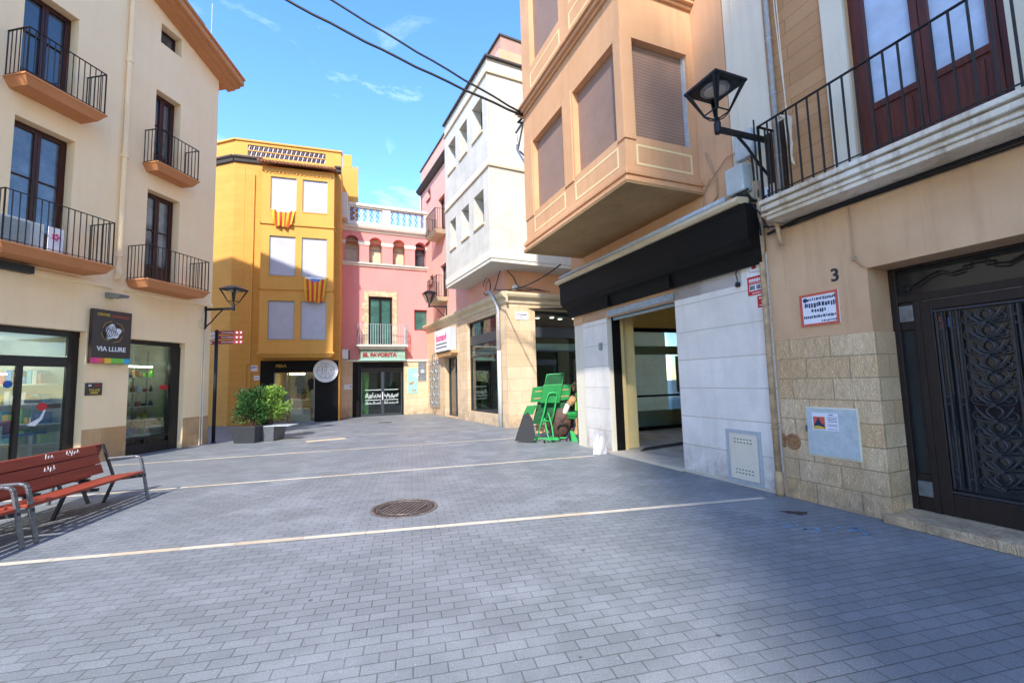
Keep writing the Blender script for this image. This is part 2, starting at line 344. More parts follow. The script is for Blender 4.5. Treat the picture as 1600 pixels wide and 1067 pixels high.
        if parent is not None:
            o.parent = parent
            # a part's own origin stays at its thing; sub-parts share it
        else:
            o.matrix_world = s.fr.M @ Matrix.Translation((o0[0], sg*o0[1], o0[2]))
        OFF[o.name] = o0
        if bevel:
            b = o.modifiers.new('bevel', 'BEVEL'); b.width = bevel; b.segments = 2; b.limit_method = 'ANGLE'
        if solid:
            b = o.modifiers.new('solid', 'SOLIDIFY'); b.thickness = solid; b.offset = 0
        tag(o, label, cat, group, kind); return o
def tag(o, label=None, cat=None, group=None, kind=None):
    if label: o['label'] = label
    if cat: o['category'] = cat
    if group: o['group'] = group
    if kind: o['kind'] = kind
def thing(name, label, cat, fr, o0=(0, 0, 0), group=None):
    o = bpy.data.objects.new(name, None); COL.objects.link(o); o.empty_display_size = .2
    o.matrix_world = fr.M @ Matrix.Translation((o0[0], -fr.s*o0[1], o0[2])); OFF[o.name] = o0
    tag(o, label, cat, group); return o
def copy_tree(o, parent=None):
    c = o.copy(); COL.objects.link(c)
    if parent is not None: c.parent = parent; c.matrix_parent_inverse.identity()
    for ch in o.children: copy_tree(ch, c)
    OFF[c.name] = OFF.get(o.name, (0, 0, 0)); return c
def text(fr, s, name, mat, parent, u, w_, z, width, height, label=None, cat=None, depth=.006, slant=0, bold=.0):
    cu = bpy.data.curves.new('t', 'FONT'); cu.body = s; cu.size = 1; cu.align_x = 'CENTER'; cu.align_y = 'CENTER'; cu.resolution_u = 3; cu.extrude = .02; cu.offset = bold
    ob = bpy.data.objects.new('t', cu); COL.objects.link(ob); bpy.context.view_layer.update()
    me = bpy.data.meshes.new_from_object(ob); bpy.data.objects.remove(ob); bpy.data.curves.remove(cu)
    xs = [v.co.x for v in me.vertices]; ys = [v.co.y for v in me.vertices]
    sx = width/(max(xs)-min(xs)); sy = height/(max(ys)-min(ys)); cx = (max(xs)+min(xs))/2; cy = (max(ys)+min(ys))/2
    mb = MB(fr); sg = fr.s
    V = [(u+sg*(v.co.x-cx)*sx, w_+v.co.z/.02*depth/2, z+(v.co.y-cy)*sy+slant*(v.co.x-cx)*sx) for v in me.vertices]
    mb.mesh(V, [tuple(p.vertices) for p in me.polygons]); bpy.data.meshes.remove(me)
    return mb.build(name, mat, parent, label, cat)
def arc(c, r, a0, a1, n, w_=0):
    return [(c[0]+r*cos(a0+(a1-a0)*i/n), w_, c[1]+r*sin(a0+(a1-a0)*i/n)) for i in range(n+1)]
def win(fr, par, u0, u1, z0, z1, w_, fm, pm, leaves=2, bars=(), panel=0., fw=.06, name='window', d=.06, sill=None, mid=.06):
    f = MB(fr); a, b = w_-d/2, w_+d/2
    f.box(u0, u0+fw, a, b, z0, z1).box(u1-fw, u1, a, b, z0, z1).box(u0+fw, u1-fw, a, b, z1-fw, z1).box(u0+fw, u1-fw, a, b, z0, z0+fw)
    iu0, iu1 = u0+fw, u1-fw; lw = (iu1-iu0)/leaves; zp = z0+fw+(z1-z0-2*fw)*panel; e = .012
    for k in range(leaves):
        l0, l1 = iu0+lw*k, iu0+lw*(k+1)
        if leaves > 1 or bars or panel:
            f.box(l0+.004, l0+mid, a+e, b+e, z0+fw, z1-fw).box(l1-mid, l1-.004, a+e, b+e, z0+fw, z1-fw)
            f.box(l0+mid, l1-mid, a+e, b+e, z1-fw-mid, z1-fw).box(l0+mid, l1-mid, a+e, b+e, z0+fw, z0+fw+mid)
            if panel: f.box(l0+mid, l1-mid, a+e+.012, b+e-.018, z0+fw+mid, zp).box(l0+mid, l1-mid, a+e, b+e, zp, zp+mid).box(l0+mid+.05, l1-mid-.05, a+e+.02, b+e-.005, z0+fw+mid+.05, zp-.05)
            for q in bars:
                zz = zp+(z1-fw-zp)*q; f.box(l0+mid, l1-mid, a+e+.01, b+e-.005, zz-.012, zz+.012)
    o = f.build(name, fm, par)
    MB(fr).box(u0+fw, u1-fw, w_-.006, w_+.002, max(zp, z0+fw), z1-fw).build('pane', pm, o)
    return o
def railing(fr, par, path, z0, z1, step=.11, mat='iron', r=.007, wide=.035, name='railing'):
    m = MB(fr)
    for (a, b) in zip(path[:-1], path[1:]):
        L_ = hypot(b[0]-a[0], b[1]-a[1]); n = max(1, round(L_/step))
        m.bar((a[0], a[1], z1), (b[0], b[1], z1), wide, .012); m.bar((a[0], a[1], z0+.04), (b[0], b[1], z0+.04), .02, .01)
        for k in range(n+1):
            u, v = a[0]+(b[0]-a[0])*k/n, a[1]+(b[1]-a[1])*k/n
            m.bar((u, v, z0), (u, v, z1), r*2, r*2) if 0 < k < n else m.bar((u, v, z0), (u, v, z1+.01), r*3, r*3)
    return m.build(name, mat, par)
# ================================================================== GROUND
bricks('paving', '#919699', '#808588', '#4f5051', .2, .1, .0038, .5, .3, .8, rough=.5, plane='xy', rot=radians(-13), grain=75, grainc=.7)
t = MATS['paving'].node_tree; bs = t.nodes['Principled BSDF']; lk = bs.inputs['Base Color'].links[0].from_socket
v = coords(t); n1 = ramp(t, noise(t, v, .45, 6, .6), .38, .66)
o = mixc(t, n1, lk, mixc(t, .22, lk, hx('#b4b6bc'))); vo = N(t, 'ShaderNodeTexVoronoi', Scale=260.0); LK(t, v, vo.inputs['Vector'])
sp_ = ramp(t, vo.outputs['Distance'], .12, .3); o = mixc(t, sp_, hx('#c3c7cf'), o); n3 = ramp(t, noise(t, v, 1.3, 3, .6), .45, .6); o2 = mixc(t, n3, lk, o)
n4 = ramp(t, noise(t, v, 2.6, 8, .75), .66, .76); o2 = mixc(t, n4, o2, hx('#66676b'))
vg = N(t, 'ShaderNodeTexVoronoi', Scale=2.1); LK(t, v, vg.inputs['Vector']); g5 = ramp(t, vg.outputs['Distance'], .035, .045, (1, 1, 1, 1), (0, 0, 0, 1)); o2 = mixc(t, g5, o2, hx('#5c5c5e'))
vh = N(t, 'ShaderNodeTexVoronoi', Scale=14.0); LK(t, v, vh.inputs['Vector']); g6 = ramp(t, vh.outputs['Distance'], .04, .07, (.6, .6, .6, 1), (0, 0, 0, 1)); o2 = mixc(t, g6, o2, hx('#c6c8cc'))
LK(t, o2, bs.inputs['Base Color'])
g = MB(WF); g.box(-150, 150, -60, 200, -.5, 0); g.build('ground', 'paving', kind='structure')
m = MB(WF)
def strip(a, b, wd, mb, zz=.004, seg=.62):
    a = Vector((a[0], a[1])); b = Vector((b[0], b[1])); d = (b-a); L_ = d.length; d /= L_; n = Vector((-d.y, d.x))*wd/2; k = 0; x = 0
    while x < L_:
        l = min(seg*random.uniform(.8, 1.25), L_-x); p = a+d*(x+.003); q = a+d*(x+l-.003)
        mb.face([(p-n).to_tuple()+(zz,), (q-n).to_tuple()+(zz,), (q+n).to_tuple()+(zz,), (p+n).to_tuple()+(zz,)], 0 if random.random() < .68 else 1); x += l
W = WF
for (a, b) in (((0, 882), (1195, 778)), ((80, 777.5), (930, 712)), ((222, 724), (812, 684))):
    A = G(*a); B = G(*b); B2 = B
    A2 = A-(B-A).normalized()*(2.5 if a[0] == 0 else 0.6)
    strip((A2.x, A2.y), (B2.x, B2.y), .092, m)
A = G(430, 688); B = G(770, 667); strip((A.x, A.y), (B.x, B.y), .05, m)
m.build('paving_strips', ['strip_stone', 'strip_tan'], kind='structure')
A = G(478, 690); B = G(540, 684.5)
m = MB(WF); strip((A.x, A.y), (B.x, B.y), .42, m, .003, 1.2); m.build('paving_patch', ['strip_tan', 'strip_stone'], kind='structure')
def manhole(px, r, label, ribs):
    c = G(*px); fr = Fr((c.x, c.y, 0), 103, 1)
    th = thing('manhole_cover', label, 'manhole cover', fr)
    MB(fr).lathe((0, 0, 0), [(r, .001), (r, .009), (r*.93, .011), (r*.92, .006), (r*.9, .006)], 40).build('rim', 'manhole_light', th)
    m = MB(fr).lathe((0, 0, 0), [(r*.9, .001), (r*.9, .007)], 40)
    m.build('lid', 'manhole', th)
    m = MB(fr)
    for k in range(ribs):
        u = (k-(ribs-1)/2)*r*1.15/ribs; h = (r*.68)**2-u*u
        if h > 0: m.box(u-.012, u+.012, -h**.5, h**.5, .007, .013)
    for i in range(36):
        a = 2*pi*i/36; m.box(r*.8*cos(a)-.011, r*.8*cos(a)+.011, r*.8*sin(a)-.011, r*.8*sin(a)+.011, .007, .011)
    m.tube([(r*.72*cos(a), r*.72*sin(a), .009) for a in [2*pi*i/40 for i in range(40)]], .006, 6, closed=True)
    m.build('raised_ribs', 'manhole_light', th); return th
manhole((632, 793.5), .44, 'round brown cast iron manhole cover with raised ribs in the middle of the grey paving', 9)
c = G(600, 668); manhole((602, 660), .3, 'small faint round cover in the paving in front of the pink shop', 4)
def blot(px, r, name, mat, lab, cat, sx=1.6):
    c = G(*px); fr = Fr((c.x, c.y, 0), 100, 1); rr = [r*random.uniform(.55, 1.1) for _ in range(22)]
    m = MB(fr); m.face([(sx*rr[i]*cos(2*pi*i/22), rr[i]*sin(2*pi*i/22), .004) for i in range(22)])
    m.build(name, mat, None, lab, cat)
blot((1245, 801), .09, 'drain_scar', 'water_stain', 'small dark broken drain scar in the paving near the beige wall', 'drain', 2)
for p, r in (((1230, 822), .1), ((1300, 824), .13), ((1345, 830), .08)):
    c = G(*p); fr = Fr((c.x, c.y, 0), 100, 1); m = MB(fr)
    for k in range(16):
        x, y = random.gauss(0, r), random.gauss(0, r*.7); q = random.uniform(.008, .03)
        m.face([(x+q*random.uniform(.6, 1.4)*cos(a), y+q*random.uniform(.5, 1)*sin(a), .004) for a in [2*pi*i/9 for i in range(9)]])
    m.build('paint_splash', 'blue_paint', kind='structure')
# ================================================================== LEFT CREAM BUILDING
L = Fr(G(323, 693), 9.9, 1)
lb = thing('cream_building', 'cream rendered building on the left with brown french doors, iron balconies and two shops', 'building', L)
Zs = 11.2
holes = [(-7.4, -3.40, 0, 3.07, .28), (-2.41, -.84, 0, 3.0, .28), (-4.97, -3.88, 4.5, 7.46, .3), (-4.95, -3.95, 8.12, 10.45, .3), (-2.15, -1.20, 4.47, 7.1, .3), (-2.04, -1.29, 7.72, 10.03, .3),
         (-7.7, -6.6, 4.5, 7.46, .3), (-7.7, -6.65, 8.12, 10.45, .3)]
m = MB(L); m.wall(-32, 0, 0, Zs, 0, holes).shell(-32, 0, 0, Zs, 0, 9)
sl_ = lambda u: 11.76-(u)*.377 if u > -5.3 else 11.76+5.3*.377-(-5.3-u)*.377
for a, b, z0 in ((-15, -5.3, Zs), (-5.3, -1.98, Zs), (-1.34, 0, Zs)):
    m.face([(a, 0, z0), (b, 0, z0), (b, 0, sl_(b)), (a, 0, sl_(a) if a > -14 else Zs)])
m.face([(-1.98, 0, Zs), (-1.34, 0, Zs), (-1.34, 0, 11.47), (-1.98, 0, 11.47)])
m.face([(-1.98, 0, 12.05), (-1.34, 0, 12.05), (-1.34, 0, sl_(-1.34)), (-1.98, 0, sl_(-1.98))])
m.wall(-1.98, -1.34, 11.47, 12.05, 0, [(-1.98, -1.34, 11.47, 12.05, .3)])
m.face([(-1.98, 0, 11.47), (-1.34, 0, 11.47), (-1.34, -.3, 11.47), (-1.98, -.3, 11.47)])
m.face([(0, 0, Zs), (0, -9, Zs), (0, -9, 11.76), (0, 0, 11.76)])
m.build('wall', 'cream', lb)
m = MB(L); m.mould([(0, 4.17), (.03, 4.17), (.05, 4.2), (.05, 4.27), (.03, 4.3), (0, 4.31)], -15, -2.93).mould([(0, 4.17), (.03, 4.17), (.05, 4.2), (.05, 4.27), (.03, 4.3), (0, 4.31)], -2.7, .0)
m.build('string_course', 'cream', lb)
m = MB(L); m.box(-3.40, -2.41, 0, .015, 0, .79).box(-.84, .002, 0, .015, 0, .84); m.box(0, .015, -9, .015, 0, .84); m.build('stone_plinth', 'tan_stone', lb)
m = MB(L)   # roof: tiled slopes with a wide boarded eave
for (a, b) in ((-5.3, .36), (-15.2, -5.3)):
    z0, z1 = sl_(a), sl_(b)
    P = [(a, -9, z0+.02), (b, -9, z1+.02), (b, .62, z1+.02), (a, .62, z0+.02)]
    m.ext(P, (0, 0, .2)); m.ext([(a, .0, z0-.09), (b, .0, z1-.09), (b, .3, z1-.07), (a, .3, z0-.07)], (0, 0, .1)); m.ext([(a, .3, z0-.04), (b, .3, z1-.04), (b, .48, z1-.03), (a, .48, z0-.03)], (0, 0, .08))
    m.ext([(a, .5, z0+.2), (b, .5, z1+.2), (b, .68, z1+.2), (a, .68, z0+.2)], (0, 0, .05))
m.build('roof', 'terracotta', lb, bevel=.01)
m = MB(L)
for k in range(9):
    a, b = -.9-.55*k, -.9-.55*(k+1); m.bar((a, .3, sl_(a)+.75), (b, .3, sl_(b)+.75), .03, .03); m.bar((a, .3, sl_(a)+.2), (a, .3, sl_(a)+.75), .025, .025); m.bar((a, .3, sl_(a)+.48), (b, .3, sl_(b)+.48), .02, .02)
m.build('roof_railing', 'iron', lb)
m = MB(L); m.tube([(-2.83, .07, 4.7), (-2.83, .07, 12.5)], .055, 10); m.tube([(-2.83, .07, 4.75), (-2.83, .09, 4.6), (-2.83, .02, 4.45)], .065, 10)
for z in (7.6, 10.2, 5.0): m.lathe((-2.83, .07, z), [(.055, 0), (.078, .01), (.078, .1), (.055, .11)], 10)
m.build('downpipe', 'cream', lb, smooth=False)
m = MB(L); m.tube([(-.3, .03, 0), (-.3, .03, 3.2), (-.28, .03, 3.9), (-.3, .03, 4.1)], .014, 6); m.tube([(-.22, .03, .02), (-.22, .03, 3.4), (-.22, .05, 3.5)], .02, 6); m.tube(arc((-.36, 3.62), .12, 0, 2*pi, 16, .03), .01, 5)
m.build('wall_cables', 'offwhite', lb)
DR = dict(fm='brown_wood', leaves=2, bars=(.52,), panel=.2, d=.07)
for u0, u1, z0, z1, pm in ((-4.97, -3.88, 4.5, 7.46, 'window_glass_light'), (-4.95, -3.95, 8.12, 10.45, 'window_glass'), (-2.15, -1.20, 4.47, 7.1, 'window_glass_light'), (-2.04, -1.29, 7.72, 10.03, 'window_glass'), (-7.7, -6.6, 4.5, 7.46, 'window_glass'), (-7.7, -6.65, 8.12, 10.45, 'window_glass')):
    win(L, lb, u0, u1, z0, z1, -.27, pm=pm, name='french_door', **DR)
win(L, lb, -1.98, -1.34, 11.47, 12.05, -.27, 'brown_wood', 'window_glass', 1, (), 0)
def balcony(fr, par, u0, u1, z, w_, rz, step=.115):
    b = MB(fr); h = .17
    A = [(u0, 0), (u1, 0), (u1, w_), (u0, w_)]; k = .1
    b.frustum((u0+k, u1-k, 0, w_-k), z-.2, (u0, u1, 0, w_), z-.035); b.box(u0-.012, u1+.012, 0, w_+.012, z-.035, z)
    o = b.build('balcony', 'terracotta', par)
    railing(fr, o, [(u0+.03, 0), (u0+.03, w_-.03), (u1-.03, w_-.03), (u1-.03, 0)], z, rz, step)
    return o
balcony(L, lb, -2.6, -.76, 4.49, .67, 5.37); balcony(L, lb, -5.46, -3.43, 4.57, .72, 5.6); balcony(L, lb, -5.2, -3.68, 8.15, .58, 9.15); balcony(L, lb, -2.32, -1.05, 7.74, .48, 8.66)
balcony(L, lb, -8.2, -6.1, 4.57, .72, 5.6); balcony(L, lb, -7.95, -6.4, 8.15, .58, 9.15)
# shop interiors and fronts of the cream building
def room(fr, par, u0, u1, w0, w1, z1, wm, fm, z0=0):
    m = MB(fr); m.face([(u0, w0, z0), (u0, w1, z0), (u0, w1, z1), (u0, w0, z1)], 0).face([(u1, w0, z0), (u1, w1, z0), (u1, w1, z1), (u1, w0, z1)], 0)
    m.face([(u0, w1, z0), (u1, w1, z0), (u1, w1, z1), (u0, w1, z1)], 0).face([(u0, w0, z1), (u1, w0, z1), (u1, w1, z1), (u0, w1, z1)], 0); m.face([(u0, w0, z0+.02), (u1, w0, z0+.02), (u1, w1, z0+.02), (u0, w1, z0+.02)], 1)
    return m.build('shop_interior', [wm, fm], par)
room(L, lb, -7.4, -3.40, -.3, -3.2, 2.95, 'room_white', 'room_floor'); room(L, lb, -2.41, -.84, -.3, -1.6, 2.95, 'room_white', 'room_floor')
f = MB(L); w0, w1 = -.28, -.2
f.box(-7.4, -3.40, w0, w1, 2.93, 3.065).box(-3.62, -3.41, w0, w1, 0, 2.93).box(-7.4, -3.62, w0, w1, 2.24, 2.46).box(-7.4, -3.62, w0, w1, 0, .12)
f.box(-4.50, -4.42, w0, w1+.02, .12, 2.24).box(-5.6, -5.5, w0, w1, .12, 2.24).box(-6.6, -6.5, w0, w1, .12, 2.93)
sf = f.build('shop_front', 'dark_frame', lb, bevel=.006)
MB(L).box(-7.4, -3.62, -.245, -.24, .12, 2.24).box(-7.4, -3.62, -.245, -.24, 2.46, 2.93).build('pane', 'shop_glass', sf)
f = MB(L); f.box(-2.41, -.84, w0, w1, 2.88, 2.995).box(-1.12, -.845, w0, -.16, 0, 2.88).box(-2.41, -2.36, w0, w1, .2, 2.88).box(-2.41, -1.12, w0, w1+.03, 0, .26).box(-2.41, -1.12, w0, w1+.03, .38, .44).box(-1.8, -1.74, w0, w1+.03, .2, .4)
for k in range(9): f.box(-2.40, -1.13, w0, w1-.01, .05+k*.04, .07+k*.04)
sf2 = f.build('shop_front', 'dark_frame', lb)
MB(L).box(-2.36, -1.12, -.245, -.24, .44, 2.88).build('pane', 'shop_glass', sf2)
# goods on the shelves of the right-hand display window
sh = thing('display_shelves', 'glass and metal display shelves inside the printing shop window', 'shelving', L, (-1.7, -.6, .3))
for z in (.46, .85, 1.22, 1.6, 2.0): MB(L).box(-2.34, -1.2, -.85, -.4, z, z+.02).build('shelf', 'sign_white', sh)
m = MB(L)
for u in (-2.3, -1.6, -1.22): m.box(u, u+.02, -.86, -.84, .1, 2.8)
m.build('upright', 'galv', sh)
cols = ['blue', 'sign_white', 'leaf_light', 'salmon', 'cyan', 'yellow', 'paper', 'navy', 'brown', 'lime', 'red', 'tan']
CN = dict(blue='blue', sign_white='white', leaf_light='yellow-green', salmon='salmon red', cyan='cyan', yellow='yellow', paper='off-white', navy='navy', brown='brown', lime='lime', red='red', tan='tan')
SN = {.48: 'lowest', .87: 'second', 1.24: 'middle', 1.62: 'fourth', 2.02: 'top'}; ON = ['one', 'two', 'three', 'four', 'five', 'six', 'seven', 'eight', 'nine', 'ten', 'eleven', 'twelve']
for z in (.48, .87, 1.24, 1.62, 2.02):
    u = -2.28; gi = -1
    while u < -1.32:
        gi += 1
        wd = random.uniform(.07, .15); h = random.uniform(.12, .27); cmat = random.choice(cols); kind = random.choice(('mug', 'box', 'bottle')); m = MB(L)
        if kind == 'mug': m.lathe((u+wd/2, -.6, z), [(wd*.38, 0), (wd*.42, h*.5), (wd*.42, h*.55)], 12); m.tube([(u+wd*.9, -.6, z+h*.15), (u+wd*1.15, -.6, z+h*.3), (u+wd*.9, -.6, z+h*.48)], .008, 5)
        elif kind == 'box': m.box(u, u+wd, -.7, -.55, z, z+h)
        else: m.lathe((u+wd/2, -.58, z), [(wd*.4, 0), (wd*.4, h*.55), (wd*.18, h*.75), (wd*.16, h), (wd*.1, h)], 12)
        m.build({'mug': 'mug', 'box': 'gift_box', 'bottle': 'bottle'}[kind], cmat, None, '%s %s %s on the %s display shelf, number %s from the left' % (['short', 'tall'][h > .2], CN[cmat], kind, SN[z], ON[gi]), 'gift', 'gifts on the display window shelves'); u += wd+random.uniform(.02, .06)
m = MB(L); m.box(-2.34, -1.3, -.62, -.58, 2.3, 2.33); m.build('shelf_light', 'tube_light', sh)
m = MB(L); m.box(-1.35, -1.13, -.236, -.23, 1.68, 1.8).build('window_sticker', 'red', None, 'small red sticker on the display window glass', 'sticker')
m = MB(L)   # goods behind the large window
th = thing('display_table', 'low blue display table behind the large shop window', 'table', L, (-4.3, -1.1, 0)); MB(L).box(-4.95, -3.75, -1.4, -.8, .72, .78).build('tabletop', 'blue_glaze', th)
for a, b in ((-4.9, -.85), (-3.8, -.85), (-4.9, -1.35), (-3.8, -1.35)): MB(L).box(a, a+.05, b-.05, b, 0, .72).build('leg', 'sign_white', th)
m = MB(L); m.box(-4.9, -4.52, -.5, -.46, .25, 1.0); m.build('poster_board', 'paper', None, 'white board with a black swirl drawing leaning behind the shop glass', 'board')
m = MB(L); m.tube([(-4.82, -.45, .4), (-4.66, -.45, .38), (-4.6, -.45, .5), (-4.75, -.45, .55), (-4.8, -.45, .48), (-4.7, -.45, .44)], .012, 6); m.tube([(-4.86, -.45, .62), (-4.7, -.45, .8), (-4.56, -.45, .9)], .012, 6); m.build('board_drawing', 'ink', None, 'black swirl drawn on the white board behind the glass', 'drawing')
m = MB(L); m.lathe((-4.75, -.9, .8), [(.1, 0), (.3, .05), (.34, .22), (.26, .42), (.12, .5)], 20); m.build('red_cushion', 'red', None, 'large rounded red bag on display behind the shop window', 'bag', smooth=True)
m = MB(L); m.lathe((-4.25, -.8, .8), [(.05, 0), (.14, .04), (.15, .22), (.08, .3)], 16); m.build('red_bag', 'dark_red', None, 'small dark red bag hanging beside the door behind the glass', 'bag', smooth=True)
th = thing('cap_stand', 'stand with a dark cap and white print behind the shop window', 'display stand', L, (-3.95, -.6, .78))
MB(L).tube([(-3.95, -.6, .8), (-3.95, -.6, 1.45)], .012, 6).build('post', 'galv', th)
MB(L).lathe((-3.95, -.6, 1.45), [(.14, 0), (.13, .08), (.07, .13), (.01, .15)], 16).build('cap', 'brown', th, smooth=True)
MB(L).slab([(-4.1, -.6), (-4.05, -.44), (-3.9, -.4), (-3.8, -.5), (-3.8, -.6)], 1.44, 1.455).build('cap_peak', 'paper', th)
m = MB(L); m.prism([(-4.25, .98), (-4.12, .96), (-4.0, 1.1), (-3.95, 1.3), (-3.98, 1.3), (-4.05, 1.13), (-4.25, 1.01)], -.237, -.234); m.build('window_sticker', 'sign_white', None, 'white curved shape sticker on the shop window glass', 'sticker')
m = MB(L); m.box(-4.05, -3.68, -.237, -.233, 1.32, 1.42); m.build('window_sticker', 'sign_dark', None, 'dark opening hours sticker on the large shop window', 'sticker'); m = MB(L); m.lathe((-4.02, -.235, 1.37), [(.09, -.003), (.09, .003)], 18, ax='w'); m.build('window_sticker', 'red', None, 'round red sticker at the end of the dark sticker on the shop window', 'sticker')
m = MB(L); m.lathe((-4.62, -.235, 1.86), [(.075, -.003), (.075, .003)], 22, ax='w'); m.build('window_sticker', 'blue', None, 'round blue and white badge sticker on the shop door glass', 'sticker')
sh = thing('wall_shelves', 'long white shelves with colourful goods on the end wall of the large shop', 'shelving', L, (-3.6, -1.8, .5))
for z in (.5, .95, 1.4, 1.85): MB(L).box(-3.78, -3.44, -3.1, -.55, z, z+.03).build('shelf', 'sign_white', sh)
MB(L).box(-3.44, -3.41, -3.15, -.5, .4, 2.4).build('back_board', 'offwhite', sh)
for z in (.53, .98, 1.43, 1.88):
    u = -3.0; m = MB(L)
    while u < -.75:
        wd = random.uniform(.07, .2); m.box(-3.74, -3.5, u, u+wd, z, z+random.uniform(.12, .34), random.randrange(7)); u += wd+random.uniform(.02, .07)
    m.build('goods_row', ['blue', 'salmon', 'yellow', 'paper', 'cyan', 'lime', 'brown'], sh)
m = MB(L); m.box(-6.5, -3.8, -2.0, -1.96, 2.6, 2.63); m.build('ceiling_tube', 'tube_light', None, 'long lit tube lamp under the ceiling of the large shop', 'lamp')
m = MB(L); m.box(-4.3, -3.85, -1.6, -1.56, 2.1, 2.13); m.build('ceiling_tube', 'tube_light', None, 'lit tube lamp inside the large shop window', 'lamp')
# air conditioner on the first floor balcony
ac = thing('air_conditioner', 'grey and white air conditioner unit standing on the lower left balcony', 'air conditioner', L, (-5.0, .35, 4.575))
MB(L).box(-5.4, -4.66, .2, .5, 4.6, 5.15).build('casing', 'grey_box', ac, bevel=.01)
m = MB(L)
for k in range(16): m.box(-5.36, -4.9, .5, .51, 4.64+k*.03, 4.652+k*.03)
m.build('grille', 'galv', ac)
m = MB(L); m.box(-5.35, -5.28, .2, .5, 4.575, 4.6).box(-4.78, -4.7, .2, .5, 4.575, 4.6); m.build('foot', 'rubber', ac)
m = MB(L); m.box(-4.63, -4.36, .54, .56, 4.6, 5.13); m.build('balcony_panel', 'paper', None, 'white board with a pink flower mark behind the lower left balcony railing', 'board')
m = MB(L)
for a in range(5): m.lathe((-4.5+.05*cos(a*1.257), .563, 4.93+.05*sin(a*1.257)), [(.03, -.002), (.03, .002)], 8, ax='w')
m.build('flower_mark', 'magenta', None, 'pink flower mark on the white balcony board', 'emblem')
# hanging shop sign
sg = thing('shop_sign', 'square dark brown sign with white tangled emblem and rainbow strip, cream wall', 'sign', L, (-2.95, .1, 2.33))
MB(L).box(-3.39, -2.5, .03, .13, 2.33, 3.62).build('sign_box', 'sign_dark', sg, bevel=.006)
text(L, "CENTRE", 'lettering', 'yellow', sg, -3.16, .135, 3.5, .28, .06); text(L, "D'IMPRESSIÓ", 'lettering', 'salmon', sg, -2.77, .135, 3.49, .42, .07)
text(L, "VIA LLURE", 'lettering', 'sign_white', sg, -2.95, .135, 2.68, .66, .115, bold=.02)
n = 7
for i, cc in enumerate(('magenta', 'salmon', 'yellow', 'lime', 'lime', 'cyan')): MB(L).box(-3.39+.89*i/6, -3.39+.89*(i+1)/6, .13, .134, 2.335, 2.46).build('colour_strip', cc, sg)
m = MB(L); c0 = (-2.94, 3.1)
pts = []
for k in range(26): a = 2*pi*k/26; r = .17+.025*sin(5*a)+.02*cos(3*a); pts.append((c0[0]+r*cos(a), c0[1]+r*sin(a)))
m.prism(pts, .13, .136); em = m.build('emblem', 'sign_white', sg)
m = MB(L)
for k in range(7):
    a = -.15+k*.045; m.tube([(c0[0]+a-.04+.03*sin(j*2+k), .138, c0[1]-.13+j*.055+a*.3) for j in range(6)], .008, 5)
m.build('emblem_lines', 'ink', em)
m = MB(L)
for a0, cc in ((.15, 0), (1.7, 0), (3.25, 0), (4.8, 0)): m.tube([(c0[0]+.26*cos(a0), .136, c0[1]+.26*sin(a0)), (c0[0]+.27*cos(a0+.6), .136, c0[1]+.27*sin(a0+.6)), (c0[0]+.24*cos(a0+1.1), .136, c0[1]+.24*sin(a0+1.1))], .006, 5)
m.build('emblem_ring', 'gold', em)
sg = thing('wall_plaque', 'small dark plaque with yellow lettering on the cream wall below the square sign', 'plaque', L, (-3.2, .02, 1.6)); MB(L).box(-3.38, -3.03, 0, .03, 1.58, 1.87).build('plate', 'sign_dark', sg, bevel=.004)
text(L, "TALLER", 'lettering', 'yellow', sg, -3.2, .033, 1.70, .24, .06); MB(L).box(-3.28, -3.12, .03, .034, 1.62, 1.65).build('lettering', 'yellow', sg); MB(L).box(-3.33, -3.27, .03, .034, 1.79, 1.83).build('logo', 'sign_white', sg); MB(L).box(-3.2, -3.07, .03, .034, 1.79, 1.83).build('logo', 'dark_red', sg)
sp = thing('flood_light', 'grey wedge-shaped floodlight on an arm above the square shop sign', 'floodlight', L, (-2.98, 0, 3.95))
MB(L).box(-3.06, -2.9, 0, .05, 3.93, 4.07).build('bracket', 'galv', sp); MB(L).mould([(.05, 3.96), (.12, 4.06), (.45, 4.0), (.5, 3.96), (.45, 3.93), (.1, 3.93)], -3.1, -2.86).build('housing', 'galv', sp, bevel=.01)
sp = MB(L).box(-5.6, -4.55, .0, .14, 4.16, 4.32).build('blind_box', 'dark_frame', None, 'dark blind box under the lower left balcony', 'blind box')
# ================================================================== ORANGE BUILDING
O = Fr(G(530, 657), 72, 1)
ob = thing('orange_building', 'tall orange building with a bay of white blinds and a small black clothes shop', 'building', O)
m = MB(O)
m.wall(-4.62, 0, 0, 12.4, 0, [(-3.36, -.05, 0, 2.86, .12), (-2.8, -1.08, 0, 2.3, .9)])
m.shell(-4.62, 0, 0, 12.4, 0, 9)
C0 = (-4.62, 0); dl = (-2.9, -2.0)   # chamfered corner running back to the left
m.face([(C0[0], C0[1], 0), (C0[0]+dl[0], dl[1], 0), (C0[0]+dl[0], dl[1], 13.2), (C0[0], C0[1], 13.2)])
m.face([(C0[0]+dl[0], dl[1], 0), (C0[0]+dl[0], -9, 0), (C0[0]+dl[0], -9, 13.2), (C0[0]+dl[0], dl[1], 13.2)])
m.face([(-7.6, -9, 12.4), (0, -9, 12.4), (0, 0, 12.4), (-4.62, 0, 12.4), (-7.52, -2, 12.4)])
m.box(-.35, 0, -.4, 0, 12.4, 13.15)
m.build('wall', 'orange_wall', ob)
m = MB(O)   # parapet with a recessed tiled lattice
m.wall(-4.62, 0, 12.4, 13.2, .02, [(-4.1, -.72, 12.52, 13.05, .25)]); m.face([(-4.62, -.25, 12.4), (0, -.25, 12.4), (0, -.25, 13.2), (-4.62, -.25, 13.2)])
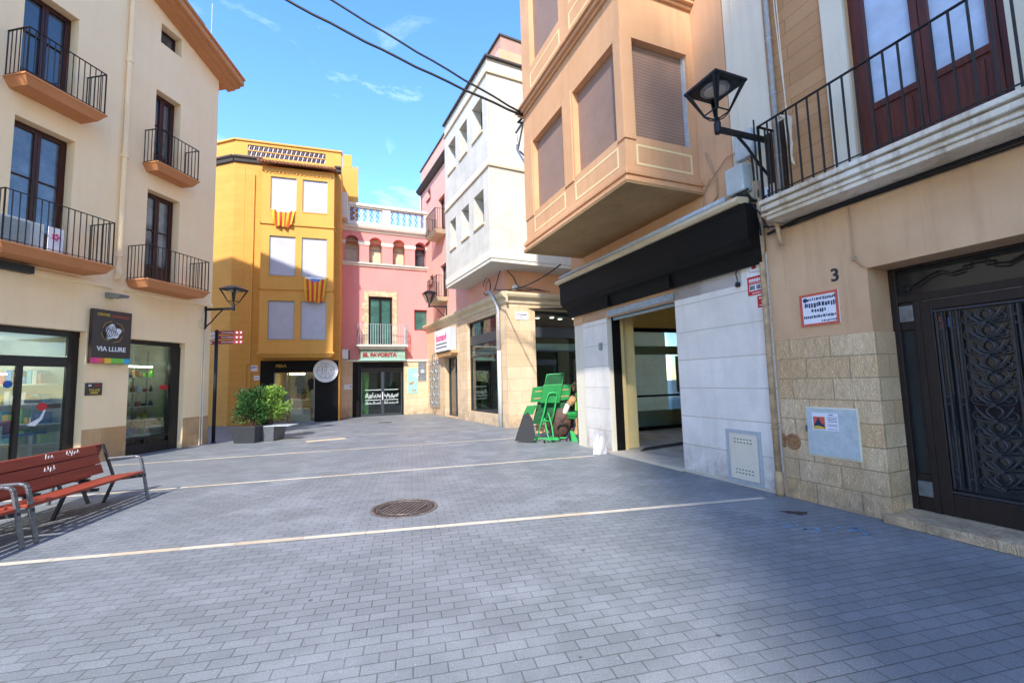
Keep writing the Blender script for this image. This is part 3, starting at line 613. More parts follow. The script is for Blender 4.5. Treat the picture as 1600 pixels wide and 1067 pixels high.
m.box(-4.68, .05, -.3, .08, 13.2, 13.28); m.ext([(-4.66, .08, 13.2), (-7.6, -1.95, 13.2), (-7.5, -2.2, 13.2), (-4.55, -.15, 13.2)], (0, 0, .08)); m.box(-4.1, -.72, -.2, .01, 12.76, 12.8)
m.build('parapet', 'orange_plain', ob)
m = MB(O)
for k in range(34):
    for r in (0, 1):
        u = -4.1+k*.1; z = 12.53+r*.27
        m.ext([(u, -.06, z), (u+.05, -.06, z), (u+.1, -.06, z+.22), (u+.05, -.06, z+.22)], (0, .05, 0), (k+r) % 2)
        m.ext([(u+.05, -.09, z), (u+.1, -.09, z), (u+.05, -.09, z+.22), (u, -.09, z+.22)], (0, .03, 0), (k+r+1) % 2)
m.build('tile_lattice', ['dark_glaze', 'sky_tile'], ob)
m = MB(O); pr = [(0, 12.12), (.1, 12.16), (.13, 12.3), (.2, 12.34), (.2, 12.42), (0, 12.44)]
m.mould(pr, -4.62, -3.45); m.mould(pr, -.3, .0)
dn = Vector((dl[0], dl[1], 0)).normalized(); nn = Vector((dn.y, -dn.x, 0)) if dn.y < 0 else Vector((-dn.y, dn.x, 0)); nn = nn if nn.y > 0 else -nn
P = [Vector((C0[0], 0, z))+nn*a for a, z in pr]; m.ext(P, (dl[0], dl[1], 0))
m.build('cornice', 'slate_edge', ob)
m = MB(O); m.box(-4.2, -4.17, .0, .012, 3, 12.1); m.tube([(-3.78, .05, .0), (-3.78, .05, 11.6)], .035, 8); m.tube([(-3.95, .03, .3), (-3.95, .03, 2.6), (-3.9, .03, 2.75), (-3.75, .04, 2.85)], .025, 6)
m.build('pipes', 'orange_plain', ob)
# bay
BW = .8; bu0, bu1 = -3.3, -.26
m = MB(O); wins = []
for (za, zb) in ((9.72, 11.28), (6.66, 8.5), (3.76, 5.52)):
    wins += [(-2.95, -1.88, za, zb), (-1.62, -.55, za, zb)]
m.wall(bu0, bu1, 3.05, 11.75, BW, [x+(.1,) for x in wins]).shell(bu0, bu1, 3.05, 11.75, BW, BW)
m.face([(bu0, 0, 3.05), (bu1, 0, 3.05), (bu1, BW, 3.05), (bu0, BW, 3.05)])
m.build('bay', 'orange_plain', ob)
m = MB(O)
for z in (6.02, 9.02): m.box(bu0-.05, bu1+.05, BW, BW+.06, z, z+.1).box(bu0-.05, bu0, 0, BW+.06, z, z+.1).box(bu1, bu1+.05, 0, BW+.06, z, z+.1)
m.box(bu0-.06, bu1+.06, 0, BW+.06, 3.12, 3.2).frustum((bu0+.08, bu1-.08, 0, BW-.08), 2.95, (bu0-.04, bu1+.04, 0, BW+.04), 3.12)
for x in wins: m.box(x[0]+.0, x[1]-.0, BW-.09, BW+.02, x[2]-.04, x[2]-.002)
m.build('bay_moulding', 'orange_plain', ob)
for x in wins:
    f = MB(O); f.box(x[0], x[1], BW-.1, BW-.05, x[3]-.05, x[3]).box(x[0], x[1], BW-.1, BW-.04, x[2], x[2]+.045).box(x[0], x[0]+.03, BW-.1, BW-.05, x[2], x[3]).box(x[1]-.03, x[1], BW-.1, BW-.05, x[2], x[3])
    wi = f.build('window', 'galv', ob); MB(O).box(x[0]+.03, x[1]-.03, BW-.085, BW-.07, x[2]+.045, x[3]-.05).build('roller_blind', 'white_blind', wi)
m = MB(O)   # little tiled canopy on top of the bay
m.ext([(bu0-.12, 0, 12.12), (bu1+.1, 0, 12.12), (bu1+.1, 1.12, 11.78), (bu0-.12, 1.12, 11.78)], (0, 0, .06))
k = bu0-.1
while k < bu1+.1:
    m.tube([(k, 0, 12.17), (k, 1.18, 11.82)], .055, 8); k += .145
m.build('tiled_canopy', 'roof_tile', ob)
m = MB(O); k = bu0+.1
m.box(bu0, bu1, BW, BW+.04, 11.5, 11.62)
while k < bu1-.1: m.box(k, k+.09, BW, BW+.03, 11.43, 11.5); k += .18
m.build('dentil_band', 'orange_plain', ob)
m = MB(O); m.box(-.45, .75, -2.3, -1.9, 10.3, 13.4).box(-.05, .42, -2.25, -1.95, 13.4, 14.15)
for k in range(6): m.box(-.45+k*.22, -.34+k*.22, -2.3, -1.9, 13.4, 13.5)
m.build('chimney_wall', 'orange_plain', ob)
m = MB(O); m.box(0.002, .25, -3.5, -.9, 10.25, 11.6); m.build('side_wall', 'white_stucco', ob)
# black shop front of the clothes shop
m = MB(O); m.box(-3.36, -2.8, -.1, .03, 0, 2.86).box(-1.08, -.05, -.1, .03, 0, 2.86).box(-2.8, -1.08, -.1, .03, 2.32, 2.86); fs = m.build('shop_front', 'fascia_black', ob, bevel=.005)
m = MB(O); m.box(-2.8, -2.76, -.1, -.04, 0, 2.32).box(-1.12, -1.08, -.1, -.04, 0, 2.32).box(-2.76, -1.12, -.1, -.04, 0, .06).box(-2.28, -2.25, -.1, -.05, .06, 2.32); sf = m.build('window', 'galv', ob)
MB(O).box(-2.76, -1.12, -.075, -.07, .06, 2.32).build('pane', 'shop_glass', sf)
room(O, ob, -2.8, -1.08, -.12, -3.0, 2.32, 'room_white', 'pale_floor')
text(O, "FERA", 'lettering', 'gold', fs, -2.5, .035, 2.62, .44, .14, bold=.02)
th = thing('shop_counter', 'white shop counter inside the black clothes shop', 'counter', O, (-1.7, -.8, 0)); MB(O).box(-2.15, -1.3, -1.0, -.45, .02, .62).build('counter_body', 'sign_white', th, bevel=.01); MB(O).box(-2.35, -1.25, -1.3, -.9, 1.0, 1.04).build('countertop', 'paper', th)
def garment(u, z, h, wd, mat, lab, w_=-.9):
    th = thing('hanging_garment', lab, 'clothing', O, (u, w_, z)); m = MB(O)
    m.ext([(u-wd*.5, w_, z+h*.9), (u-wd*.15, w_, z+h), (u+wd*.15, w_, z+h), (u+wd*.5, w_, z+h*.9), (u+wd*.62, w_, z+h*.45), (u+wd*.42, w_, z+h*.45), (u+wd*.38, w_, z+h*.7), (u+wd*.36, w_, z), (u-wd*.36, w_, z), (u-wd*.38, w_, z+h*.7), (u-wd*.42, w_, z+h*.45), (u-wd*.62, w_, z+h*.45)], (0, -.09, 0))
    m.build('cloth', mat, th, bevel=.015); m = MB(O); m.tube([(u-wd*.3, w_-.04, z+h), (u, w_-.04, z+h+.06), (u+wd*.3, w_-.04, z+h)], .006, 5); m.tube([(u, w_-.04, z+h+.06), (u, w_-.04, z+h+.14)], .004, 5); m.build('hanger', 'iron', th)
garment(-2.52, .75, .75, .42, 'blue', 'bright blue top hanging near the window of the black clothes shop', -.5); garment(-2.62, 1.35, .3, .2, 'red', 'red garment above the blue top in the clothes shop', -.55)
garment(-2.05, 1.3, .9, .42, 'ink', 'dark jacket hanging on the back wall of the clothes shop, the left one', -2.6); garment(-1.5, 1.35, .7, .36, 'fascia_black', 'short black jacket on the back wall of the clothes shop, the right one', -2.6); garment(-1.2, .7, .8, .34, 'grey_box', 'pale grey top hanging at the right of the clothes shop window', -.6)
m = MB(O); m.tube([(-2.7, -.55, .02), (-2.7, -.55, 1.7), (-2.3, -.55, 1.7), (-2.3, -.55, .02)], .014, 6); m.tube([(-2.7, -.35, .04), (-2.7, -.75, .04)], .014, 6); m.tube([(-2.3, -.35, .04), (-2.3, -.75, .04)], .014, 6); m.build('clothes_rail', 'galv', None, 'chrome clothes rail standing behind the clothes shop window', 'clothes rail')
th = thing('basket', 'wicker basket of dark plants on the shop shelf', 'basket', O, (-1.8, -1.1, 1.04)); MB(O).lathe((-1.8, -1.1, 1.04), [(.16, 0), (.24, .22), (.22, .22), (.15, .03)], 18).build('bowl', 'tan', th)
m = MB(O)
for k in range(60): a = random.random()*6.28; r = random.random()*.25; z = 1.25+random.random()*.2; m.face([(-1.8+r*cos(a), -1.1+r*sin(a), z), (-1.8+r*cos(a)+.06, -1.1+r*sin(a), z+.05), (-1.8+r*cos(a), -1.1+r*sin(a)+.04, z+.09)])
m.build('plants', 'green_cloth', th)
m = MB(O); m.box(-2.25, -1.6, -.7, -.6, 2.22, 2.29); m.build('ceiling_lamp', 'warm_light', None, 'yellow lit lamp under the ceiling of the clothes shop', 'lamp')
m = MB(O); m.box(-1.6, -1.1, -2.98, -2.7, 1.25, 1.3); m.build('wall_shelf', 'sign_white', None, 'white shelf on the back wall of the clothes shop', 'shelf')
# round monogram sign
ds = thing('round_sign', 'round white sign with a thin monogram on the black shop front', 'sign', O, (-.6, .1, 1.82))
MB(O).lathe((-.6, 0, 2.36), [(.54, .03), (.545, .05), (.54, .13), (.0, .13)], 48, ax='w').build('disc', 'sign_white', ds)
m = MB(O); cc = (-.6, 2.36); R_ = .33
def tb(pts, r=.011): m.tube([(cc[0]+a*R_*1.15, .135, cc[1]+b*R_*1.15) for a, b in pts], r, 6)
tb([(-.55, -.75), (-.85, -.5), (-1, -.1), (-.95, .25), (-.8, .5), (-.5, .65), (-.4, .3), (-.55, .1), (-.95, .05)]); tb([(.55, .65), (.85, .5), (1, .1), (.95, -.3), (.75, -.6), (.35, -.85)]); tb([(-.5, .7), (-.45, .9), (.45, .9), (.5, .7), (.2, .6), (-.3, .6)])
tb([(0, .95), (0, .6)], .016); tb([(0, -.5), (0, -.9)], .014); tb([(-.35, .45), (.35, .45)]); tb([(-.1, .4), (-.1, -.25), (.15, -.25)]); tb([(.1, .4), (.1, -.1)]); tb([(.45, .1), (.9, .1)]); tb([(.3, -.3), (.6, -.7), (.9, -.4)]); tb([(-.35, .4), (-.4, -.4), (-.6, -.6)]); tb([(-.7, -.75), (-.2, -.9), (.4, -.9)])
m.build('monogram', 'galv', ds)
MB(O).box(*O.R(*(388.5, 570.5), *(403, 580)), 0, .02) if False else None
def plate(fr, name, x0, y0, x1, y1, mat, label, cat, w_=0, th=.02, lines=None, lmat='navy', frame=None):
    u0, u1, z0, z1 = fr.R(x0, y0, x1, y1, w_); t_ = thing(name, label, cat, fr, ((u0+u1)/2, w_, z0))
    MB(fr).box(u0, u1, w_, w_+th, z0, z1).build('plate', mat, t_)
    if frame:
        b = min(u1-u0, z1-z0)*.07; f = MB(fr); f.box(u0, u1, w_+th, w_+th+.008, z0, z0+b).box(u0, u1, w_+th, w_+th+.008, z1-b, z1).box(u0, u0+b, w_+th, w_+th+.008, z0+b, z1-b).box(u1-b, u1, w_+th, w_+th+.008, z0+b, z1-b); f.build('border', frame, t_)
    if lines:
        f = MB(fr)
        for (a0, a1, zc, h) in lines:   # illegible lettering: rows of small strokes
            x = a0
            while x < a1:
                wv = random.uniform(.018, .04)*(1 if h < .12 else 1.6); x2 = min(a1, x+wv)
                ua, ub = (u0+(u1-u0)*x, u0+(u1-u0)*x2) if fr.s > 0 else (u1-(u1-u0)*x2, u1-(u1-u0)*x)
                r1, r2 = random.uniform(.25, .5), random.uniform(.25, .5); f.box(ua, ub, w_+th, w_+th+.003, z0+(z1-z0)*(zc-h*r1), z0+(z1-z0)*(zc+h*r2)); x = x2+random.uniform(.008, .03)
        f.build('lettering', lmat, t_)
    return t_, (u0, u1, z0, z1)
plate(O, 'street_name_plate', 390, 571, 402.5, 580, 'paper', 'small blue and white street plate on the orange wall left of the black shop', 'plaque', lines=[(.1, .9, .65, .3)], lmat='blue')
plate(O, 'house_number_plate', 397, 587, 405.5, 594, 'paper', 'small white arrow plate on the orange wall below the blue plate', 'plaque', lines=[(.2, .8, .5, .3)], lmat='salmon')
def flag(px0, py0, px1, py1, drop, label, tr=.36):
    a = O.q(px0, py0, BW); b = O.q(px1, py1, BW); u0, u1, zt = a[0], b[0], (a[1]+b[1])/2; wd = u1-u0
    th = thing('striped_flag', label, 'flag', O, ((u0+u1)/2, BW, zt-drop), 'striped flags hanging from the bay windows')
    def f(s, t_):
        u = u0+wd*(.5+(s-.5)*(1-.22*t_)); return (u, BW+.05+.1*t_+.05*sin(s*19+t_*2)*(.35+t_), zt-drop*t_*(1-.12*abs(2*s-1)**2+.05*sin(s*11)))
    n = 36; m = MB(O); b0 = len(m.V); ns, nv = n, 12
    V = [f(i/ns, j/nv) for j in range(nv+1) for i in range(ns+1)]
    for j in range(nv):
        for i in range(ns):
            k = int(i/ns*9) % 2; s_, t_ = (i+.5)/ns, (j+.5)/nv
            tri = t_ < tr*(1-2*abs(s_-.5))
            mi = (2 if tri else k)
            if tri and t_ < .09: mi = 3
            m.face([V[j*(ns+1)+i], V[j*(ns+1)+i+1], V[(j+1)*(ns+1)+i+1], V[(j+1)*(ns+1)+i]], mi)
    m.build('cloth', ['flag_yellow', 'flag_red', 'blue_glaze', 'sign_white'], th, solid=.004)
    MB(O).tube([(u0-.05, BW+.03, zt), (u1+.05, BW+.03, zt)], .012, 6).build('cord', 'offwhite', th)
simple('flag_yellow', '#f0b428', .8); simple('flag_red', '#d4472e', .8)
flag(425, 328.5, 461, 331, .8, 'faded yellow and red striped flag hanging below the top left white blind', .1); flag(474, 433, 511, 434, 1.2, 'yellow and red striped flag with a blue triangle hanging below the middle right blind', .22)
# ================================================================== PINK BUILDING
P_ = Fr(G(630.3, 647.8), 66, 1)
pb = thing('pink_building', 'pink building with four small arches, a stone-framed balcony door and a tiled white parapet', 'building', P_)
m = MB(P_); pu0, pu1 = -4.4, 2.2
ar = [(-3.0, -2.3), (-1.78, -1.1), (-.54, .14), (.68, 1.32)]
m.wall(pu0, pu1, 2.9, 8.16, 0, [(-1.8, -.56, 3.72, 6.34, .22), (.62, 1.45, 4.56, 5.72, .2)])
m.wall(pu0, pu1, 8.16, 9.25, 0, [(a, b, 8.16, 9.25, .45) for a, b in ar])
xs = [pu0]+[x for ab in ar for x in ab]+[pu1]
for i in range(0, len(xs), 2): m.face([(xs[i], 0, 9.25), (xs[i+1], 0, 9.25), (xs[i+1], 0, 9.85), (xs[i], 0, 9.85)])
for a, b in ar:
    c_, r = (a+b)/2, (b-a)/2; n = 12
    for k in range(n):
        t0, t1 = pi-pi*k/n, pi-pi*(k+1)/n; p0 = (c_+r*cos(t0), 9.25+r*sin(t0)); p1 = (c_+r*cos(t1), 9.25+r*sin(t1))
        m.face([(p0[0], 0, p0[1]), (p1[0], 0, p1[1]), (p1[0], 0, 9.85), (p0[0], 0, 9.85)]); m.face([(p0[0], 0, p0[1]), (p1[0], 0, p1[1]), (p1[0], -.45, p1[1]), (p0[0], -.45, p0[1])])
m.shell(pu0, pu1, 0, 9.85, 0, 9); m.build('wall', 'pink', pb)
m = MB(P_); m.wall(pu0, pu1, 0, 2.9, .04, [(-2.24, .03, 0, 2.84, .2), (.81, 1.26, 1.77, 2.83, .2)]); m.build('stone_base', 'shop_stone', pb)
m = MB(P_); m.box(pu0, pu1, .04, .1, 2.86, 2.95); m.build('white_band', 'white_stucco', pb)
m = MB(P_); m.box(-2.58, -2.24, .04, .06, 0, 2.84); m.build('door_jamb', 'fascia_black', pb)
m = MB(P_)
for k, (a, b) in enumerate(ar):
    m.box(a, b, -.5, -.45, 8.16, 9.9)
m.build('arch_backing', 'offwhite', pb)
for k, (a, b) in enumerate(ar):
    o = MB(P_).box(a+.03, b-.03, -.42, -.4, 8.18, 9.55).build('arch_blind', 'window_glass' if k == 3 else 'tan_blind' if False else 'sill_grey', pb); MB(P_).box(a, b, -.4, -.37, 8.95, 8.98).build('rail', 'galv', o)
m = MB(P_)
for (a, b) in zip([pu0]+[x[1] for x in ar], [x[0] for x in ar]+[pu1]): m.box(a-.05, b+.05, -.3, .05, 9.16, 9.3).box(a-.03, b+.03, -.3, .035, 9.1, 9.16)
m.mould([(0, 7.92), (.08, 7.95), (.1, 8.02), (.16, 8.05), (.16, 8.12), (0, 8.16)], pu0, pu1)
m.mould([(0, 9.8), (.06, 9.83), (.1, 9.92), (.2, 9.98), (.24, 10.08), (0, 10.14)], pu0, pu1)
m.build('cornices', 'white_stucco', pb, bevel=.008)
m = MB(P_); hl = [(-2.75, -1.08, 10.36, 11.12), (-.66, 1.18, 10.36, 11.15)]
m.wall(pu0, pu1, 10.12, 11.2, .1, [h+(.25,) for h in hl]); m.wall(pu0, pu1, 10.12, 11.2, -.15, [h+(.0,) for h in hl]); m.box(pu0-.05, pu1+.05, -.22, .17, 11.2, 11.34).box(pu0, pu1, .1, .13, 10.14, 10.3); m.build('parapet', 'white_stucco', pb)
for h in hl:
    m = MB(P_)
    n = round((h[1]-h[0])/.165); du = (h[1]-h[0])/n; nz = 5; dz = (h[3]-h[2])/nz
    for i in range(n):
        for j in range(nz):
            u = h[0]+i*du; z = h[2]+j*dz; mi = 1 if (i+j) % 2 == 0 and (i*3+j) % 4 < 3 else 0; r = .028
            if (i+j) % 2: m.ext([(u-r, -.04, z), (u+r, -.04, z), (u+du+r, -.04, z+dz), (u+du-r, -.04, z+dz)], (0, .06, 0), 1 if j % 2 else 0)
            else: m.ext([(u+du-r, -.04, z), (u+du+r, -.04, z), (u+r, -.04, z+dz), (u-r, -.04, z+dz)], (0, .06, 0), 1 if j % 2 == 0 else 0)
            m.ext([(u+du*.3, -.03, z+dz*.5), (u+du*.5, -.03, z+dz*.3), (u+du*.7, -.03, z+dz*.5), (u+du*.5, -.03, z+dz*.7)], (0, .04, 0), 0)
    m.build('tile_lattice', ['white_paint', 'blue_glaze'], pb)
win(P_, pb, -1.8, -.56, 3.72, 6.34, -.18, 'dark_frame', 'green_glass', 2, (), 0, name='french_door')
m = MB(P_); m.box(-2.02, -1.8, 0, .05, 3.72, 6.62).box(-.56, -.32, 0, .05, 3.72, 6.62).box(-1.8, -.56, 0, .05, 6.34, 6.62)
for z in (4.4, 5.1, 5.8): m.box(-2.12, -1.8, .0, .045, z-.15, z+.17)
m.build('stone_frame', 'stone_frame', pb, bevel=.01)
win(P_, pb, .62, 1.45, 4.56, 5.72, -.16, 'dark_red', 'green_glass', 1, (), 0)
m = MB(P_); m.frustum((-2.25, -.02, 0, .48), 3.47, (-2.4, .12, 0, .6), 3.62).box(-2.44, .16, 0, .64, 3.62, 3.7); ba = m.build('balcony', 'white_stucco', pb)
railing(P_, ba, [(-2.36, 0), (-2.36, .58), (.08, .58), (.08, 0)], 3.7, 4.78, .125, 'grey_pvc', .009)
m = MB(P_)
for s_ in (-2.36, .08): m.tube([(s_, .58, 4.75), (s_+(.03 if s_ > -1 else -.03), .45, 4.3), (s_, .1, 4.05)], .012, 5)
m.build('balcony_brace', 'iron', ba)
m = MB(P_); m.box(-2.22, .04, .04, .35, 2.96, 3.45); fa = m.build('shop_fascia', 'teal_fascia', pb)
m = MB(P_); m.box(-2.3, .1, .04, .37, 2.9, 2.96); m.build('fascia_strip', 'teal', fa)
text(P_, "EL FAVORITA", 'lettering', 'dark_red', fa, -1.25, .355, 3.2, 1.72, .22, bold=.04, depth=.05)
m = MB(P_); m.box(-2.22, .01, -.12, -.02, 2.35, 2.84); m.box(-2.22, -2.16, -.14, -.06, 0, 2.35).box(-.05, .01, -.14, -.06, 0, 2.35); f1 = m.build('shop_front', 'fascia_black', pb)
m = MB(P_); m.box(-2.16, -2.1, -.14, -.08, .0, 2.35).box(-.11, -.05, -.14, -.08, 0, 2.35).box(-1.14, -1.0, -.14, -.07, 0, 2.35).box(-2.1, -1.14, -.14, -.08, 0, .12).box(-1.0, -.11, -.14, -.08, 0, .12).box(-2.1, -1.14, -.14, -.08, 2.29, 2.35).box(-1.0, -.11, -.14, -.08, 2.29, 2.35)
f2 = m.build('glass_door', 'graphite_panel', pb); MB(P_).box(-2.1, -.11, -.115, -.11, .12, 2.29).build('pane', 'shop_glass', f2)
m = MB(P_); m.box(-1.09, -1.05, -.05, -.02, .85, 1.25); m.build('handle', 'sign_white', f2)
m = MB(P_)
for zz in (1.35, .82): m.box(-1.95, -.25, -.108, -.105, zz, zz+.035)
for k in range(34):
    u = -1.93+k*.05
    if -1.16 < u < -.98: continue
    z = .9+random.random()*.12; m.box(u, u+.03, -.108, -.105, z, z+random.uniform(.08, .22)); m.box(u, u+.024, -.108, -.105, .62, .62+random.uniform(.05, .16))
m.build('glass_lettering', 'grey_box', f2)
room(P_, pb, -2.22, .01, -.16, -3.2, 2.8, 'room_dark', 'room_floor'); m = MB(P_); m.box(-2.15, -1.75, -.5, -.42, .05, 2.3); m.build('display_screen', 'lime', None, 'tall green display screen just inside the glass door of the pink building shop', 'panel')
m = MB(P_)
for k in range(7): m.tube([(.84+k*.065, .06, 1.78), (.84+k*.065, .06, 2.82)], .011, 6); 
for k in range(9): m.tube([(.81, .06, 1.83+k*.12), (1.26, .06, 1.83+k*.12)], .011, 6)
m.lathe((1.03, .08, 2.3), [(.11, -.02), (.11, .02)], 12, ax='w'); m.build('window_grille', 'grey_pvc', pb); m = MB(P_); m.box(.82, 1.25, -.15, -.1, 1.78, 2.82); m.build('grille_window', 'window_glass', pb)
t_, q_ = plate(P_, 'teal_poster_board', 637, 575.5, 652.7, 614, 'teal', 'teal poster board on the stone wall right of the shop door', 'poster', .04)
m = MB(P_); m.prism([(q_[0]+.3, q_[3]-.35), (q_[0]+.45, q_[3]-.25), (q_[0]+.6, q_[3]-.35), (q_[0]+.5, q_[3]-.5)], .06, .066); m.build('white_shape', 'sign_white', t_)
m = MB(P_); m.prism([(q_[0]+.05, q_[2]+.55), (q_[0]+.35, q_[2]+.65), (q_[0]+.3, q_[2]+.5), (q_[0]+.1, q_[2]+.45)], .06, .066); m.build('tan_shape', 'tan', t_)
m = MB(P_); m.box(q_[1]-.3, q_[1]-.22, .06, .066, q_[2]+.1, q_[2]+.22).box(q_[1]-.18, q_[1]-.1, .06, .066, q_[2]+.1, q_[2]+.22); m.build('small_marks', 'tan', t_)
plate(P_, 'white_letter_plate', 537.5, 600.5, 550, 608, 'paper', 'small white plate on the stone pillar left of the dark jamb', 'plaque', .04, lines=[(.75, .9, .5, .6)], lmat='ink')
th = thing('alarm_box', 'white alarm box with dark side where the orange and pink buildings meet', 'alarm box', P_, (-3.0, .1, 3.0)); u0, u1, z0, z1 = P_.R(534, 546, 544, 561, .1)
MB(P_).box(u0, u1, .0, .22, z0, z1).build('cover', 'sign_white', th, bevel=.02); MB(P_).box(u1, u1+.06, .02, .2, z0, z1-.05).build('side_panel', 'fascia_black', th)
# ================================================================== MARBLE CORNER BUILDING
M = Fr(G(795, 669), -27.2, -1); Sd = Fr(G(795, 669), 64.5, 1)
mb_ = thing('marble_building', 'corner building with a projecting white marble upper storey over a tan stone shop', 'building', M)
m = MB(M); ML = 10.9
hd = (5.13, 6.95, 0, 2.87, .3); hw = (.83, 3.86, .42, 4.19, .22)
m.wall(.0, ML, 0, 4.55, 0, [hd, hw]); m.build('stone_base', 'shop_stone', mb_)
m = MB(M)
for (z0_, z1_) in ((4.5, 14.2),): m.wall(0, ML, z0_, 14.2, 0, [(9.0, 9.6, 11.9, 12.5, .2), (9.2, 9.8, 9.5, 10.2, .2), (8.7, 9.3, 7.0, 7.5, .2), (6.6, 7.6, 9.3, 11.2, .25), (6.4, 7.4, 5.9, 7.6, .25)])
m.face([(ML, 0, 0), (ML, -9, 0), (ML, -9, 14.2), (ML, 0, 14.2)]).face([(0, 0, 12.9), (ML, 0, 12.9), (ML, -9, 12.9), (0, -9, 12.9)])
m.build('wall', 'pale_pink', mb_)
for h in ((9.0, 9.6, 11.9, 12.5), (9.2, 9.8, 9.5, 10.2), (8.7, 9.3, 7.0, 7.5)): win(M, mb_, *h, -.17, 'brown_wood', 'window_glass', 1); MB(M).box(h[0]-.05, h[1]+.05, 0, .08, h[2]-.07, h[2]-.002).build('window_sill', 'dark_red', mb_)
for (a, b, z) in ((6.3, 8.0, 9.2), (6.2, 7.8, 5.8)):
    bo = MB(M).frustum((a+.1, b-.1, 0, .5), z-.18, (a, b, 0, .62), z).build('balcony', 'sill_grey', mb_); railing(M, bo, [(a+.03, 0), (a+.03, .58), (b-.03, .58), (b-.03, 0)], z, z+1.05, .11, 'iron', .008)
    win(M, mb_, a+.3, a+1.3, z+.1, z+2, -.2, 'brown_wood', 'window_glass', 2, (), .2, name='french_door')
m = MB(M); m.mould([(0, 12.75), (.15, 12.8), (.3, 12.95), (.3, 13.0), (0, 13.02)], 4.2, ML+.1); m.box(4.2, ML+.05, -.1, .06, 14.2, 14.28); m.build('cornice', 'slate_edge', mb_)
m = MB(M); m.tube([(10.8, .08, 0), (10.8, .08, 12.7)], .06, 8); m.build('downpipe', 'galv', mb_)
m = MB(Sd); m.wall(0, 7.5, 0, 4.5, 0, [(1.18, 4.6, .42, 4.23, .22)]); m.build('stone_side', 'shop_stone', mb_) if False else None
# the S wall needs its own frame: an object parented to the same building
def build_in(mb, name, mat, par, **k):
    """build a mesh made in another frame as a part of par"""
    src = mb.fr; dst = None
    o = mb.build(name, mat, None, **k); o.parent = par; o.matrix_parent_inverse = par.matrix_world.inverted(); return o
bpy.context.view_layer.update()
m = MB(Sd); m.wall(0.004, 7.5, 0, 4.5, 0, [(1.18, 4.6, .42, 4.23, .22)]); build_in(m, 'stone_side', 'shop_stone', mb_)
m = MB(Sd); m.wall(0.004, 7.5, 4.5, 14.2, -.0, []); m.box(0.01, 7.5, -.3, -.01, 4.5, 5.9); build_in(m, 'peach_wall', 'peach', mb_)
pr = [(0, 4.42), (.05, 4.45), (.08, 4.58), (.2, 4.66), (.24, 4.74), (.24, 4.82), (0, 4.86)]
m = MB(M); m.mould(pr, -.2, ML); m.build('cornice', 'sill_grey', mb_)
m = MB(Sd); m.mould(pr, -.04, 7.5); build_in(m, 'cornice', 'sill_grey', mb_)
# projecting marble storeys
OW = .95; zb, zm, zt_, zr = 5.76, 8.95, 12.3, 12.85
uL = M.q(640+150/2.604, 40+1060/2.604, OW)[0]
hs = []
for zlo, zhi, prs in ((7.13, 8.35, ((262, 302), (212, 242), (166, 189))), (10.45, 11.75, ((254, 296), (202, 234), (157, 187)))):
    for k, (xa, xb) in enumerate(prs):
        yy = {0: 740, 1: 790, 2: 850}[k] if zlo < 8 else {0: 380, 1: 460, 2: 540}[k]
        a = M.q(640+xa/2.604, 40+yy/2.604, OW)[0]; b = M.q(640+xb/2.604, 40+yy/2.604, OW)[0]; hs.append((min(a, b), max(a, b), zlo, zhi, .42))
m = MB(M); m.wall(-OW, uL, zb, zr, OW, hs); m.face([(uL, OW, zb), (uL, 0, zb), (uL, 0, zr), (uL, OW, zr)]); m.build('marble_front', 'marble', mb_)
for h in hs:
    win(M, mb_, h[0], h[1], h[2], h[3], OW-.4, 'dark_frame', 'window_glass_light', 2, (), 0, .04, mid=.03)
    MB(M).box(h[0]-.03, h[1]+.03, OW-.3, OW+.05, h[2]-.06, h[2]-.002).build('window_sill', 'sill_grey', mb_)
m = MB(Sd); m.wall(-OW, 7.5, zb, zr, OW, []); build_in(m, 'marble_side', 'marble', mb_)
cM = M.pt(0, 0, 0)
def Lsh(w_, z): # points of the overhang outline at offset w_: left end, corner, right end (world)
    a = M.pt(uL, w_, z); n1, n2, d1, d2 = M.n, Sd.n, M.d, Sd.d
    # corner where both offset planes meet
    det = n1.x*n2.y-n1.y*n2.x; r1 = n1.dot(M.O)+w_; r2 = n2.dot(M.O)+w_
    c = Vector(((r1*n2.y-r2*n1.y)/det, (n1.x*r2-n2.x*r1)/det, z)); b = Sd.pt(7.5, w_, z); return a, c, b
def lband(w0, w1, z0, z1, name, mat):
    m = MB(WF); A0, C0_, B0 = Lsh(w0, z0); A1, C1, B1 = Lsh(w1, z0); h = Vector((0, 0, z1-z0))
    m.ext([tuple(A0), tuple(C0_), tuple(C1), tuple(A1)], h); m.ext([tuple(C0_), tuple(B0), tuple(B1), tuple(C1)], h); return build_in(m, name, mat, mb_)
lband(0, OW, zb-.12, zb, 'soffit', 'white_stucco'); lband(OW-.1, OW+.025, zb, zb+.28, 'lower_band', 'white_stucco'); lband(OW-.1, OW+.05, zm, zm+.07, 'string_course', 'sill_grey'); lband(OW-.1, OW+.02, zm+.07, zm+.32, 'middle_band', 'white_stucco'); lband(OW-.1, OW+.06, zt_, zt_+.06, 'string_course', 'sill_grey'); lband(-.3, OW+.1, zr, zr+.07, 'roof_edge', 'slate_edge')
m = MB(WF)
A, C_, B = Lsh(-.5, 12.9)
A = M.pt(3.4, -1.0, 12.9); Cc = M.pt(-.0, -.6, 12.9)
m = MB(M); m.box(1.84, 6.5, -6, -1, 12.9, 16.45); m.build('penthouse', 'dull_render', mb_); m = MB(M); m.box(1.78, 6.6, -6, -.92, 16.45, 16.53); m.build('roof_edge', 'slate_edge', mb_)
